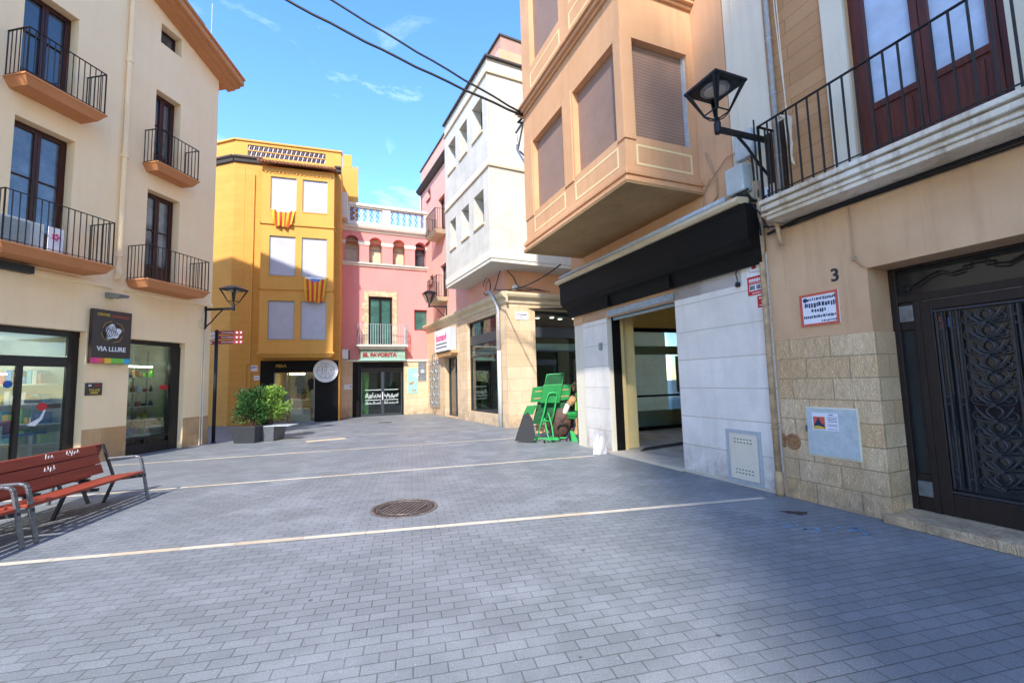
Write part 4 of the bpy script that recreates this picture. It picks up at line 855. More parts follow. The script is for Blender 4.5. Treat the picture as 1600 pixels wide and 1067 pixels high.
# shop window, door, interior
def shopwin(fr, par, u0, u1, z0, z1, wd, bi=False):
    f = MB(fr); zs_ = [z0, z0+(z1-z0)*.615, z0+(z1-z0)*.655, z0+(z1-z0)*.745, z1]; w_ = -wd; e = .05
    f.box(u0, u0+e, w_, w_+.06, z0, z1).box(u1-e, u1, w_, w_+.06, z0, z1).box(u0+e, u1-e, w_, w_+.06, z0, z0+e).box(u0+e, u1-e, w_, w_+.06, z1-e, z1)
    f.box(u0+e, u1-e, w_+.0, w_+.07, z0+(z1-z0)*.74, z0+(z1-z0)*.84).box(u0+e, u1-e, w_, w_+.06, z0+(z1-z0)*.60, z0+(z1-z0)*.615)
    return f, (u0+e, u1-e, w_+.01, w_+.016, z0+e, z1-e), (u0+e, u1-e, w_-.02, w_+.005, z0+(z1-z0)*.615, z0+(z1-z0)*.68)
f, pn, wb = shopwin(M, mb_, .83, 3.86, .42, 4.19, .2); sf = f.build('shop_window', 'graphite_panel', mb_); MB(M).box(*pn).build('pane', 'shop_glass', sf); MB(M).box(*wb).build('white_band', 'sign_white', sf)
f, pn, wb = shopwin(Sd, mb_, 1.18, 4.6, .42, 4.23, .2); sf = build_in(f, 'shop_window', 'graphite_panel', mb_)
def sub(mb, name, mat, par):
    o0 = OFF[par.name]; mm = mb
    sg = -mm.fr.s; me = bpy.data.meshes.new(name); me.from_pydata([(v[0]-o0[0], sg*(v[1]-o0[1]), v[2]-o0[2]) for v in mm.V], [], mm.F); me.materials.append(MATS[mat]); o = bpy.data.objects.new(name, me); COL.objects.link(o); o.parent = par; OFF[o.name] = o0; return o
sub(MB(Sd).box(*pn), 'pane', 'shop_glass', sf); sub(MB(Sd).box(*wb), 'white_band', 'sign_white', sf)
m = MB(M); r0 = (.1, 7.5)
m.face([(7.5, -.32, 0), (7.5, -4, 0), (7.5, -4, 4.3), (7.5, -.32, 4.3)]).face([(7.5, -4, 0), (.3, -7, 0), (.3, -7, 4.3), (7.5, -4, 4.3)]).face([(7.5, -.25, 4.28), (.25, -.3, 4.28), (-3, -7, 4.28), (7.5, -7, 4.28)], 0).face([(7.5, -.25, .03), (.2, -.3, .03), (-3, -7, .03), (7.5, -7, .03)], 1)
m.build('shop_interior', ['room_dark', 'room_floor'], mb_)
m = MB(M); m.box(3.3, 3.7, -1.2, -1.1, .45, 2.7); m.build('partition_screen', 'room_white', None, 'tall pale panel standing inside the corner shop window', 'panel')
th = thing('office_table', 'dark table with thin legs inside the corner shop window', 'table', M, (2.0, -1.6, 0)); MB(M).box(1.3, 2.7, -2.0, -1.2, .95, 1.0).build('tabletop', 'dark_frame', th)
for a, b in ((1.35, -1.25), (2.65, -1.25), (1.35, -1.95), (2.65, -1.95)): MB(M).box(a-.02, a+.02, b-.02, b+.02, .03, .95).build('leg', 'galv', th)
MB(M).box(.9, 3.2, -5.2, -5.1, .6, 2.6).build('back_board', 'paper', None, 'pale board hanging deep inside the corner shop', 'board')
th = thing('easel_board', 'pale board leaning on an easel inside the corner shop', 'board', M, (1.9, -1.0, 0)); MB(M).ext([(1.5, -.9, 1.0), (2.2, -.9, 1.0), (2.15, -1.1, 2.2), (1.55, -1.1, 2.2)], (0, -.02, 0)).build('board', 'grey_box', th); MB(M).tube([(1.4, -.8, .03), (1.85, -1.1, 2.4)], .015, 5).tube([(2.3, -.8, .03), (1.85, -1.1, 2.4)], .015, 5).build('easel', 'galv', th)
for k in range(5): m = MB(Sd); m.lathe((1.7+.55*k, -1.5-.25*(k % 2), 4.2), [(.09, 0), (.09, .03)], 14); m.build('ceiling_spot', 'spot_glow', None, 'small round lit ceiling spot inside the corner shop, %s from the corner' % ['first', 'second', 'third', 'fourth', 'fifth'][k], 'lamp', 'ceiling spots in the corner shop')
m = MB(M); m.box(5.13, 5.23, -.3, -.22, 0.02, 2.87).box(6.85, 6.95, -.3, -.22, 0.02, 2.87).box(5.23, 6.85, -.3, -.22, 2.75, 2.87).box(5.95, 6.02, -.3, -.23, .02, 2.75).box(5.23, 6.85, -.3, -.22, .02, .1); dr = m.build('door', 'graphite_panel', mb_); MB(M).box(5.23, 6.85, -.27, -.265, .1, 2.75).build('pane', 'dark_glass', dr); m = MB(M); m.box(5.3, 5.36, -.22, -.18, .9, 1.5).build('handle', 'galv', dr)
m = MB(M); m.box(5.13, 6.95, -.3, .06, 0, .05); m.build('doorstep', 'shop_stone', mb_)
sg = thing('box_sign', 'white box sign with a red word above the corner shop door', 'sign', M, (6.5, .3, 3.1)); su0 = 5.15; su1 = 7.35
m = MB(M); m.box(su0, su1, .02, .36, 3.13, 4.2); m.build('box', 'grey_pvc', sg, bevel=.01); m = MB(M); m.box(su0+.03, su1-.03, .36, .38, 3.15, 4.18); m.build('face_panel', 'sign_white', sg)
text(M, "bonaví", 'lettering', 'magenta', sg, 6.25, .385, 3.82, 1.6, .36, bold=.03)
m = MB(M)
for zc in (3.5, 3.33):
    u = su0+.3
    while u < su1-.25: m.box(u, u+.05, .38, .386, zc-.03, zc+.03); u += .075
m.build('small_print', 'navy', sg)
m = MB(M); m.prism([(4.98, 3.0), (5.15, 3.13), (7.35, 3.13), (7.0, 2.88), (5.1, 2.88)], .0, .3); m.build('soffit_panel', 'tan', sg)
# scrolled iron gate leaf fixed flat to the stone wall
gt = thing('iron_lattice', 'tall rusty iron lattice leaf fixed on the stone wall left of the corner shop door', 'iron lattice', M, (8.5, .06, .4)); gu0, gu1, gz0, gz1 = 7.75, 9.35, .42, 2.85
m = MB(M)
for k in range(5): u = gu0+(gu1-gu0)*k/4; m.tube([(u, .05, gz0), (u, .05, gz1)], .018, 5)
for k in range(13): z = gz0+(gz1-gz0)*k/12; m.tube([(gu0, .05, z), (gu1, .05, z)], .014, 5)
m.build('bars', 'galv', gt); m = MB(M)
for i in range(4):
    for j in range(6):
        c_ = (gu0+(i+.5)*.4, gz0+(j+.5)*.405); s_ = 1 if (i+j) % 2 else -1; m.tube([(c_[0]+s_*.15*cos(a)*(1-a/9), .06, c_[1]+.17*sin(a)*(1-a/9)) for a in [k*.6 for k in range(13)]], .01, 4)
m.tube(arc(((gu0+gu1)/2, gz1), .35, 0, pi, 8, .05), .015, 5); m.tube(arc(((gu0+gu1)/2, gz0), .3, pi, 2*pi, 8, .05), .015, 5)
m.build('scrolls', 'galv', gt)
# corner pipe and cables
cp_ = thing('corner_pipe', 'galvanised pipe with a hooked top on the stone corner', 'pipe', M, (.5, .08, 0)); MB(M).tube([(.45, .09, 0), (.45, .09, 2.75)], .075, 10).build('lower_pipe', 'grey_box', cp_, smooth=True); MB(M).tube([(.45, .09, 2.7), (.45, .09, 4.2), (.45, .14, 4.45), (.45, .28, 4.7), (.62, .34, 4.95), (.95, .3, 4.95)], .055, 10).build('upper_pipe', 'grey_pvc', cp_, smooth=True)
m = MB(M); m.tube(arc((.95, 5.2), .32, .2, 5.8, 20, .3), .014, 6); m.tube(arc((.75, 5.15), .22, -.5, 5.5, 20, .33), .011, 6); m.tube([(.3, .3, 4.9), (.2, .2, 5.3), (.1, .1, 5.75)], .018, 6); m.build('cable_loop', 'cable', None, 'black cable coiled in loops at the corner above the stone shop', 'cable')
m = MB(Sd); m.tube([(.05, .1, 5.6), (.25, .2, 5.35), (.32, .28, 5.1), (.45, .3, 4.95), (.9, .3, 4.93), (1.4, .3, 4.9)], .018, 6); m.tube([(.2, .3, 4.9), (.5, .32, 5.0), (.9, .32, 4.98), (1.3, .3, 4.92), (1.7, .25, 4.9)], .014, 6); m.tube([(.3, .25, 4.9), (.7, .27, 4.88), (1.2, .3, 4.95), (1.5, .25, 4.9)], .016, 6); m.build('cable_bundle', 'cable', None, 'bundle of black cables lying on the stone cornice', 'cable')
m = MB(Sd); m.box(.25, .42, .05, .2, 4.9, 5.08); m.build('junction_box', 'sign_white', None, 'small white junction box on the corner cornice', 'junction box')
plate(Sd, 'street_name_tile', 805, 487, 825, 500, 'paper', 'small white street name tile on the tan stone corner', 'plaque', lines=[(.1, .9, .65, .22), (.3, .7, .3, .14)], lmat='ink')
# ================================================================== ORANGE BAY BUILDING (right)
R = Fr(G(1070, 736), -22, -1)
rb = thing('bay_building', 'orange rendered building on the right with a projecting bay over a white stone open shop', 'building', R)
m = MB(R); RU0, RU1 = -1.42, 3.62
m.wall(RU0, RU1, 3.0, 15, 0, []); m.shell(RU0, RU1, 4.16, 15, 0, 9); m.build('wall', 'bay_wall', rb)
MB(R).box(-1.80, -.0, -.35, 0, 0, 3.4).build('white_stone_wall', 'white_slab', rb); MB(R).box(2.16, 3.2, -.13, 0, 0, 3.5).build('white_stone_pier', 'white_slab', rb)
m = MB(R); m.box(3.2, 3.62, -.5, -.02, 0, 3.6); m.box(2.158, 2.16, -.13, -.005, 0, 3.1); m.build('pier_edge', 'offwhite', rb)
m = MB(R); m.box(-1.8, 3.2, -.03, .004, 0, .05); m.box(0, 2.12, -.5, .08, 0.005, .055); m.build('threshold', 'strip_stone', rb)
# fascia: black cornice board
FZ = 3.62
m = MB(R); m.mould([(.02, 3.22), (.1, 3.22), (.12, 3.3), (.16, 3.42), (.27, 3.46), (.3, 3.52), (.34, 3.56), (.34, 3.98), (.36, 4.0), (.36, 4.06), (.02, 4.06)], -1.86, 3.68); m.box(1.8, 1.87, .1, .2, 3.22, 3.5).box(-.1, -.03, .1, .2, 3.22, 3.5); fa = m.build('fascia_board', 'fascia_black', rb, bevel=.008)
m = MB(R); m.mould([(.0, 4.061), (.4, 4.061), (.44, 4.1), (.42, 4.16), (.0, 4.2)], -1.8, 3.75); m.build('fascia_coping', 'sill_grey', rb); m = MB(R); m.tube([(-1.55, .36, 4.22), (3.6, .36, 4.22)], .045, 10); m.build('conduit', 'grey_pvc', rb, smooth=True)
m = MB(R)
m.box(.0, 2.1, -.22, .03, 3.02, 3.16).box(.05, 2.05, -.12, -.1, 2.93, 3.04); m.build('roller_shutter', 'galv', rb, bevel=.008)
# interior: a deep room with a glazed far end, unseen gaps left open to let daylight in
m = MB(R); H_ = 4.15
m.face([(-1.75, -.36, 0), (-1.75, -6, 0), (-1.75, -6, H_), (-1.75, -.36, H_)]).face([(-1.75, -.36, H_), (5.02, -.36, H_), (5.02, -6, H_), (-1.75, -6, H_)]).face([(-1.75, -6, 0), (5.02, -6, 0), (5.02, -6, H_), (-1.75, -6, H_)])
sidewall_ = [(-2.75, -2.5), (-5.4, -4.75)]
for a_, b_ in sidewall_: m.face([(5.02, a_, 0), (5.02, b_, 0), (5.02, b_, H_), (5.02, a_, H_)])
m.face([(5.02, -4.75, 3.18), (5.02, -2.75, 3.18), (5.02, -2.75, H_), (5.02, -4.75, H_)]); m.box(4.9, 5.0, -4.9, -1.4, 3.2, 3.27)
m.face([(2.9, -1.28, 0), (5.02, -1.28, 0), (5.02, -1.28, H_), (2.9, -1.28, H_)]).face([(2.9, -.36, 0), (2.9, -1.28, 0), (2.9, -1.28, H_), (2.9, -.36, H_)])
m.build('interior_wall', 'yellow_wall', rb)
m = MB(R); m.box(3.2, 5.08, -1.27, -1.2, 0, H_).box(3.55, 3.62, -1.2, -.5, 0, H_).box(3.2, 5.08, -6, -1.2, H_+.01, H_+.1); m.build('side_wall', 'bay_wall', rb)
m = MB(R); m.face([(-1.75, .0, .03), (3.05, .0, .03), (3.05, -1.3, .03), (-1.75, -1.3, .03)]).face([(-1.75, -1.3, .03), (5.02, -1.3, .03), (5.02, -6, .03), (-1.75, -6, .03)]); m.build('interior_floor', 'pale_floor', rb)
m = MB(R); m.box(2.24, 2.89, -.5, -.14, .03, H_-.01).box(2.45, 2.89, -.95, -.5, .03, H_-.01); m.build('partition', 'yellow_wall', rb); MB(R).box(2.165, 2.235, -.36, -.1, .03, 3.3).build('shutter_guide', 'fascia_black', rb)
m = MB(R); m.box(4.96, 5.03, -4.75, -4.67, .03, 3.18).box(4.96, 5.03, -2.83, -2.75, .03, 3.18).box(4.96, 5.03, -4.67, -2.83, 3.06, 3.18).box(4.96, 5.03, -4.67, -2.83, .03, .14).box(4.97, 5.02, -4.67, -2.83, 1.04, 1.1); ip = m.build('glazed_partition', 'fascia_black', rb)
MB(R).box(4.99, 4.995, -4.67, -2.83, .14, 3.06).build('pane', 'shop_glass', ip); MB(R).box(5.0, 5.02, -4.67, -2.83, 2.35, 2.62).build('white_band', 'sign_white', ip); MB(R).box(5.0, 5.02, -4.67, -2.83, .14, .62).build('lower_panel', 'grey_box', ip); MB(R).box(5.0, 5.02, -4.62, -4.5, 1.15, 2.3).build('light_strip', 'grey_box', ip)
m = MB(R); m.box(5.0, 5.014, -5.1, -4.85, 1.5, 1.6); m.build('tape', 'teal', rb)
m = MB(R); m.face([(1.9, -.5, .034), (2.3, -1.0, .034), (2.6, -2.6, .034), (2.2, -2.2, .034)]); m.build('floor_stain', 'water_stain', rb)
# first floor and second floor bays
BWR = 1.5; b0, b1 = -.78, 3.04
m = MB(R); bl = []
z1a, z1b, z2a, z2b = 5.45, 7.12, 8.95, 11.2
for za, zb_ in ((z1a, z1b), (z2a, z2b)): bl += [(.02-.2, 1.22, za, zb_), (1.5, 2.74, za, zb_)]
def pxu(x, y): return R.q(x, y, BWR)[0]
b_l = [(pxu(962, 180), pxu(896, 200)), (pxu(881, 260), pxu(834, 280))]
bl = [(a, b, za, zb_) for (a, b) in b_l for za, zb_ in ((z1a, z1b), (z2a, z2b))]
m.wall(b0, b1, 4.72, 15, BWR, [x+(.16,) for x in bl]); m.face([(b1, 0, 4.72), (b1, BWR, 4.72), (b1, BWR, 15), (b1, 0, 15)])
# near side wall of the bay with its own blind openings (in plane u=b0)
def sidewall(mb, u, ws, zs, holes, dep):
    W_ = sorted(set(ws)|{x for h in holes for x in h[:2]}); Z_ = sorted(set(zs)|{x for h in holes for x in h[2:]})
    for i in range(len(W_)-1):
        for j in range(len(Z_)-1):
            cw, cz = (W_[i]+W_[i+1])/2, (Z_[j]+Z_[j+1])/2
            if any(h[0] < cw < h[1] and h[2] < cz < h[3] for h in holes): continue
            mb.face([(u, W_[i], Z_[j]), (u, W_[i+1], Z_[j]), (u, W_[i+1], Z_[j+1]), (u, W_[i], Z_[j+1])])
    for a, b, c, d in holes:
        for q in (((a, c), (a, d)), ((b, c), (b, d)), ((a, d), (b, d)), ((a, c), (b, c))):
            mb.face([(u, q[0][0], q[0][1]), (u, q[1][0], q[1][1]), (u+dep, q[1][0], q[1][1]), (u+dep, q[0][0], q[0][1])])
sidewall(m, b0, [0, BWR], [4.72, 15], [(.14, 1.28, z1a, z1b), (.14, 1.28, z2a, z2b)], .16)
m.face([(b0, 0, 4.72), (b1, 0, 4.72), (b1, BWR, 4.72), (b0, BWR, 4.72)])
bay = m.build('bay', 'bay_orange', rb)
for x in bl: MB(R).box(x[0], x[1], BWR-.15, BWR-.12, x[2], x[3]).build('roller_blind', 'brown_blind', bay)
for za, zb_ in ((z1a, z1b), (z2a, z2b)): MB(R).box(b0+.12, b0+.15, .14, 1.28, za, zb_).build('roller_blind', 'brown_blind', bay); MB(R).box(b0+.06, b0+.12, .14, .165, za, zb_).build('blind_rail', 'grey_pvc', bay)
def lprof(prof, z, name, mat, par):
    m = MB(R)
    for (w0, w1, za, zb_) in prof:
        m.box(b0-w1, b1+w1, BWR, BWR+w1, z+za, z+zb_); m.box(b0-w1, b0, -.0, BWR, z+za, z+zb_); m.box(b1, b1+w1, -.0, BWR, z+za, z+zb_)
    return m.build(name, mat, par, bevel=.012)
lprof([(0, .03, .10, .16), (0, .06, .02, .10), (0, .035, -.04, .02), (0, .07, -.1, -.04)], 4.76, 'bay_base_moulding', 'bay_orange', rb)
MB(R).box(b0-.06, b1+.06, .0, BWR+.06, 4.63, 4.665).build('bay_soffit', 'concrete_soffit', rb)
m = lprof([(0, .05, 0, .06), (0, .11, .06, .14), (0, .16, .14, .2), (0, .06, .2, .24)], 7.95, 'bay_moulding', 'bay_orange', rb)
# painted outline panels under each blind
m = MB(R)
def outl(fu, a, b, za, zb_, e=.035):
    for (p, q, r_, s_) in ((a, b, za, za+e), (a, b, zb_-e, zb_), (a, a+e, za+e, zb_-e), (b-e, b, za+e, zb_-e)): fu(p, q, r_, s_)
for base_z in (4.98, 8.42):
    for (a, b) in b_l: m = MB(R); outl(lambda p, q, r_, s_: m.box(p, q, BWR, BWR+.004, r_, s_), a-.02, b+.02, base_z, base_z+.34); m.build('painted_outline', 'bay_line', bay)
    m = MB(R); outl(lambda p, q, r_, s_: m.box(b0-.004, b0, p, q, r_, s_), .16, 1.3, base_z, base_z+.34); m.build('painted_outline', 'bay_line', bay)
# corner posts slightly proud
MB(R).box(b0-.02, b0, 1.3, BWR+.02, 5.38, 7.2).box(b0, b0+.18, BWR, BWR+.02, 5.38, 7.2).build('post', 'bay_orange', bay, bevel=.008); MB(R).box(b_l[0][1]+.04, b_l[1][0]-.04, BWR, BWR+.02, 5.38, 7.2).build('post', 'bay_orange', bay, bevel=.008); MB(R).box(b_l[1][1]+.03, b1, BWR, BWR+.02, 5.38, 7.2).build('post', 'bay_orange', bay, bevel=.008)
# cornice of the far pier, hatch, stickers, vent lamp etc.
th = thing('meter_hatch', 'white metal service hatch low in the white stone wall', 'hatch', R, (-1.24, 0, .07)); u0, u1, z0, z1 = -1.5, -.99, .08, .77
m = MB(R); m.box(u0-.05, u1+.05, 0, .012, z0-.05, z0).box(u0-.05, u1+.05, 0, .012, z1, z1+.05).box(u0-.05, u0, 0, .012, z0, z1).box(u1, u1+.05, 0, .012, z0, z1); m.build('frame', 'grey_pvc', th); MB(R).box(u0+.01, u1-.01, 0, .018, z0+.01, z1-.01).build('door_panel', 'offwhite', th, bevel=.004)
m = MB(R)
for r_ in range(2):
    for k in range(6):
        for zz in (z0+.1, z1-.14): m.box(u0+.1+k*.055, u0+.125+k*.055, .018, .021, zz+r_*.05, zz+r_*.05+.014)
m.build('vent_slots', 'dark_frame', th)
sg = thing('letting_sign', 'red and white letting sign with number panel on top of the white wall', 'sign', R, (-1.66, .01, 2.8))
MB(R).box(-1.8, -1.53, 0, .012, 2.8, 3.28).build('board', 'sign_white', sg); MB(R).box(-1.8, -1.53, .012, .016, 2.8, 3.07).build('red_field', 'red', sg); MB(R).box(-1.69, -1.62, .012, .016, 3.18, 3.24).build('logo', 'dark_red', sg); MB(R).box(-1.77, -1.56, .016, .02, 2.86, 2.95).build('number_panel', 'paper', sg)
m = MB(R)
for k in range(8): m.box(-1.77+k*.027, -1.752+k*.027, .016, .02, 2.99, 3.035)
m.box(-1.77, -1.56, .016, .019, 2.968, 2.973).box(-1.74, -1.6, .016, .019, 2.82, 2.83); m.build('lettering', 'sign_white', sg)
m = MB(R)
for k in range(9):
    if k != 4: m.box(-1.76+k*.022, -1.746+k*.022, .02, .023, 2.875, 2.935)
m.build('number', 'ink', sg); m = MB(R); m.tube([(-1.74+k*.014, .014, 3.12+.012*sin(k*1.7)+k*.002) for k in range(13)], .003, 4); m.build('script', 'dark_red', sg)
sg = thing('red_notice', 'small red notice below the letting sign on the white wall', 'notice', R, (-1.72, 0, 2.58)); MB(R).box(-1.785, -1.67, 0, .01, 2.6, 2.77).build('plate', 'red', sg); MB(R).box(-1.78, -1.68, 0, .008, 2.585, 2.6).build('lower_edge', 'paper', sg); MB(R).box(-1.77, -1.7, .01, .013, 2.73, 2.745).box(-1.76, -1.73, .01, .013, 2.68, 2.69).box(-1.75, -1.7, .01, .013, 2.63, 2.64).build('lettering', 'paper', sg)
m = MB(R); m.tube([(-1.38, .03, 3.22), (-1.36, .04, 3.17), (-1.37, .03, 3.1), (-1.375, .03, 3.02)], .007, 6); m.lathe((-1.375, .03, 2.97), [(.028, 0), (.038, .02), (.03, .07)], 10); m.build('hanging_bulb_socket', 'cable', None, 'black lamp socket dangling on a wire at the top of the white wall', 'lamp socket')
m = MB(R); m.box(2.36, 2.45, 0, .05, 2.3, 2.46); m.build('intercom', 'galv', None, 'small grey metal switch box on the white pier', 'switch box', bevel=.008)
m = MB(R); m.tube([(-1.83, .06, .0), (-1.83, .06, 1.9), (-1.835, .06, 3.3), (-1.86, .07, 3.8), (-1.87, .1, 4.4)], .042, 10); m.lathe((-1.83, .06, .0), [(.05, .02), (.055, .05), (.055, .3), (.045, .33)], 10)
for z in (.9, 2.6, 3.55): m.lathe((-1.83, .06, z), [(.042, 0), (.05, .005), (.05, .03), (.042, .035)], 10)
m.build('rain_pipe', 'pvc_beige', None, 'beige rain pipe running down between the white stone wall and the carved stone wall', 'pipe', smooth=True)
m = MB(R); m.box(-1.74, -1.42, .0, .2, 4.32, 4.74); o = m.build('electric_box', 'grey_box', None, 'grey electric box on the orange wall above the black board', 'electric box', bevel=.03)
m = MB(R); m.box(-1.86, -1.56, .0, .12, 4.82, 5.22); m.build('electric_box', 'grey_box', None, 'flat grey electric box behind the arm of the big lantern', 'electric box', bevel=.015)
m = MB(R)
for k in range(9): a = random.uniform(-1.75, -1.55); m.tube([(a, .12, 4.34), (a+random.uniform(-.08, .08), .2, 4.27), (a+random.uniform(-.15, .02), .22, 4.2), (-1.86+random.uniform(-.03, .03), .14, 4.1)], random.uniform(.008, .02), 5)
m.tube([(-1.8, .1, 5.2), (-1.82, .08, 4.6), (-1.84, .1, 4.2), (-1.88, .1, 3.6)], .015, 6); m.tube([(-1.9, .1, 5.3), (-1.88, .08, 4.6), (-1.9, .12, 4.15)], .011, 6); m.tube([(-1.7, .2, 4.26), (-1.95, .2, 3.9), (-2.0, .1, 3.65)], .01, 5)
m.build('cable_tangle', 'cable', None, 'tangle of black cables hanging under the grey electric box', 'cable')
m = MB(R); m.tube([(-.82, .05, 4.85), (-.95, .04, 4.72), (-1.1, .04, 4.85), (-1.35, .04, 5.02), (-1.6, .04, 5.0), (-1.8, .05, 4.7)], .009, 5); m.tube([(-.8, .03, 4.3), (-.85, .03, 4.6), (-1.0, .03, 4.86)], .008, 5); m.tube([(-1.05, .03, 4.25), (-1.05, .03, 4.45), (-1.12, .03, 4.5), (-1.12, .03, 4.8), (-.95, .03, 5.3)], .014, 6); m.build('wall_wire', 'cable_tan', None, 'thin tan wires running over the orange wall beside the bay', 'wire')
# ================================================================== BEIGE BUILDING (door 3)
bb = thing('beige_building', 'beige rendered building at the right edge with carved stone base and iron door', 'building', R)
m = MB(R); RE = -20.0
m.wall(RE, -1.865, 0, 3.72, 0, [(-4.66, -3.09, 0, 2.83, .45)]); m.wall(RE, -1.44, 3.72, 15, 0, [(-4.42, -3.13, 3.96, 6.9, .16), (-3.13+3.7-9, -6.4, 3.96, 6.9, .16)])
m.face([(-1.44, 0, 3.72), (-1.44, -.5, 3.72), (-1.44, -.5, 15), (-1.44, 0, 15)]); m.face([(RE, 0, 0), (RE, -9, 0), (RE, -9, 15), (RE, 0, 15)]).face([(RE, 0, 15), (-1.44, 0, 15), (-1.44, -9, 15), (RE, -9, 15)]).face([(-1.865, -.36, 0), (-1.865, -9, 0), (-1.865, -9, 3.72), (-1.865, -.36, 3.72)])
m.build('wall', 'beige', bb)
m = MB(R); m.box(-3.078, -1.9, 0, .014, 0, 2.1).box(-3.104, -3.078, -.44, .014, 0, 2.1); m.box(RE, -4.67, 0, .014, 0, 2.1).box(-4.67, -4.645, -.44, .014, 0, 2.1); m.build('carved_stone_base', 'carved_stone', bb, bevel=.004)
m = MB(R); m.box(-2.1, -1.44, 0, .012, 4.0, 14.9).box(-3.13, -2.88, 0, .05, 3.96, 14.9).box(-4.66, -4.42, 0, .05, 3.96, 14.9).box(-1.62, -1.58, .012, .02, 4.0, 14.9); m.build('pale_pilaster', 'offwhite', bb, bevel=.006)
m = MB(R); m.box(-2.88, -2.1, 0, .006, 3.96, 14.9); m.build('brick_strip', 'orange_strip', bb)
m = MB(R); m.tube([(-2.2, .06, 3.96), (-2.2, .06, 14)], .035, 10)
for z in (4.6, 5.5, 6.3, 7.2): m.lathe((-2.2, .06, z), [(.035, 0), (.043, .004), (.043, .024), (.035, .028)], 10)
m.build('drain_pipe', 'grey_pvc', bb, smooth=True); m = MB(R); m.box(-2.285, -2.245, .0, .05, 3.96, 5.2); m.build('pipe_cover', 'door_dark_wood', bb)
win(R, bb, -4.42, -3.13, 3.96, 6.9, -.1, 'door_red_wood', 'frosted', 2, (), .215, .08, 'balcony_door', .07, mid=.075)
win(R, bb, -8.43, -6.4, 3.96, 6.9, -.1, 'door_red_wood', 'frosted', 2, (), .215, .08, 'balcony_door', .07, mid=.075)
bo = MB(R); B0, B1, BD = -5.9, -2.17, .38
for (e, za, zb2) in ((.0, 3.68, 3.735), (.03, 3.735, 3.77), (-.02, 3.77, 3.81), (.04, 3.81, 3.875), (.0, 3.875, 3.90), (.055, 3.90, 3.96)): bo.box(B0-e, B1+e, 0, BD-.02+e, za, zb2)
ba = bo.build('balcony', 'balcony_white', bb, bevel=.012)
railing(R, ba, [(B1, 0), (B1, BD), (B0, BD), (B0, 0)], 3.965, 4.985, .135, 'iron', .0085, .035)
# number and plate
text(R, "3", 'house_number', 'ink', bb, -2.742, .004, 2.835, .085, .16, bold=.015, depth=.012)
pl, q_ = plate(R, 'ceramic_plaque', 1250.5, 463, 1314.5, 504, 'paper', 'white ceramic plaque with a red border below the number three', 'plaque', .0, .018, lines=[(.2, .93, .82, .1), (.13, .93, .64, .17), (.3, .68, .46, .12), (.08, .93, .28, .1), (.55, .93, .13, .06)], lmat='navy', frame='salmon')
MB(R).lathe((q_[1]-.07, .019, q_[3]-.075), [(.028, -.002), (.028, .003)], 16, ax='w').build('crest', 'navy', pl)
mb2 = thing('gas_meter_door', 'pale blue metal meter door with a printed poster, set in the carved stone', 'meter door', R, (-2.56, .01, .62))
m = MB(R); m.box(-2.87, -2.25, .014, .03, .6, 1.22); m.build('frame', 'offwhite', mb2, bevel=.004); MB(R).box(-2.85, -2.27, .03, .05, .625, 1.2).build('door_panel', 'grey_box', mb2, bevel=.004); MB(R).box(-2.79, -2.745, .05, .054, .63, 1.195).build('rib', 'grey_box', mb2); MB(R).box(-2.262, -2.245, .03, .06, .9, .98).build('hinge', 'galv', mb2)
ps = thing('poster', 'printed leaflet with an orange picture taped on the pale meter door', 'poster', R, (-2.49, .055, .95)); MB(R).box(-2.66, -2.345, .052, .055, .935, 1.15).build('sheet', 'paper', ps); MB(R).box(-2.50, -2.36, .055, .057, .95, 1.1).build('picture', 'salmon', ps); MB(R).prism([(-2.49, .96), (-2.37, .95), (-2.37, 1.0), (-2.4, 1.05), (-2.42, 1.09), (-2.45, 1.03), (-2.49, 1.0)], .057, .059).build('picture_shape', 'navy', ps); MB(R).prism([(-2.495, .955), (-2.36, .955), (-2.36, .98), (-2.42, .99), (-2.495, .97)], .059, .061).build('picture_foot', 'yellow', ps)
m = MB(R)
for k in range(9):
    if k not in (1, 4): m.box(-2.645, -2.52+.01*random.random()-.02, .055, .057, .955+k*.018, .96+k*.018)
m.box(-2.6, -2.55, .055, .057, 1.125, 1.135); m.build('print_lines', 'navy', ps)
uc = MB(R); uc.lathe((-2.04, .0, .745), [(.105, .0), (.105, .02), (.09, .03), (.075, .022), (.0, .022)], 28, ax='w'); uc.lathe((-2.04, .0, .745), [(.03, .02), (.03, .032), (.0, .034)], 14, ax='w'); uc.box(-1.93, -1.9, .0, .03, .66, .84).box(-1.95, -1.9, .01, .025, .69, .71).box(-1.95, -1.9, .01, .025, .79, .81); uc.build('service_cover', 'rust_cap', None, 'round rusty service cap in the carved stone beside the rain pipe', 'service cap')
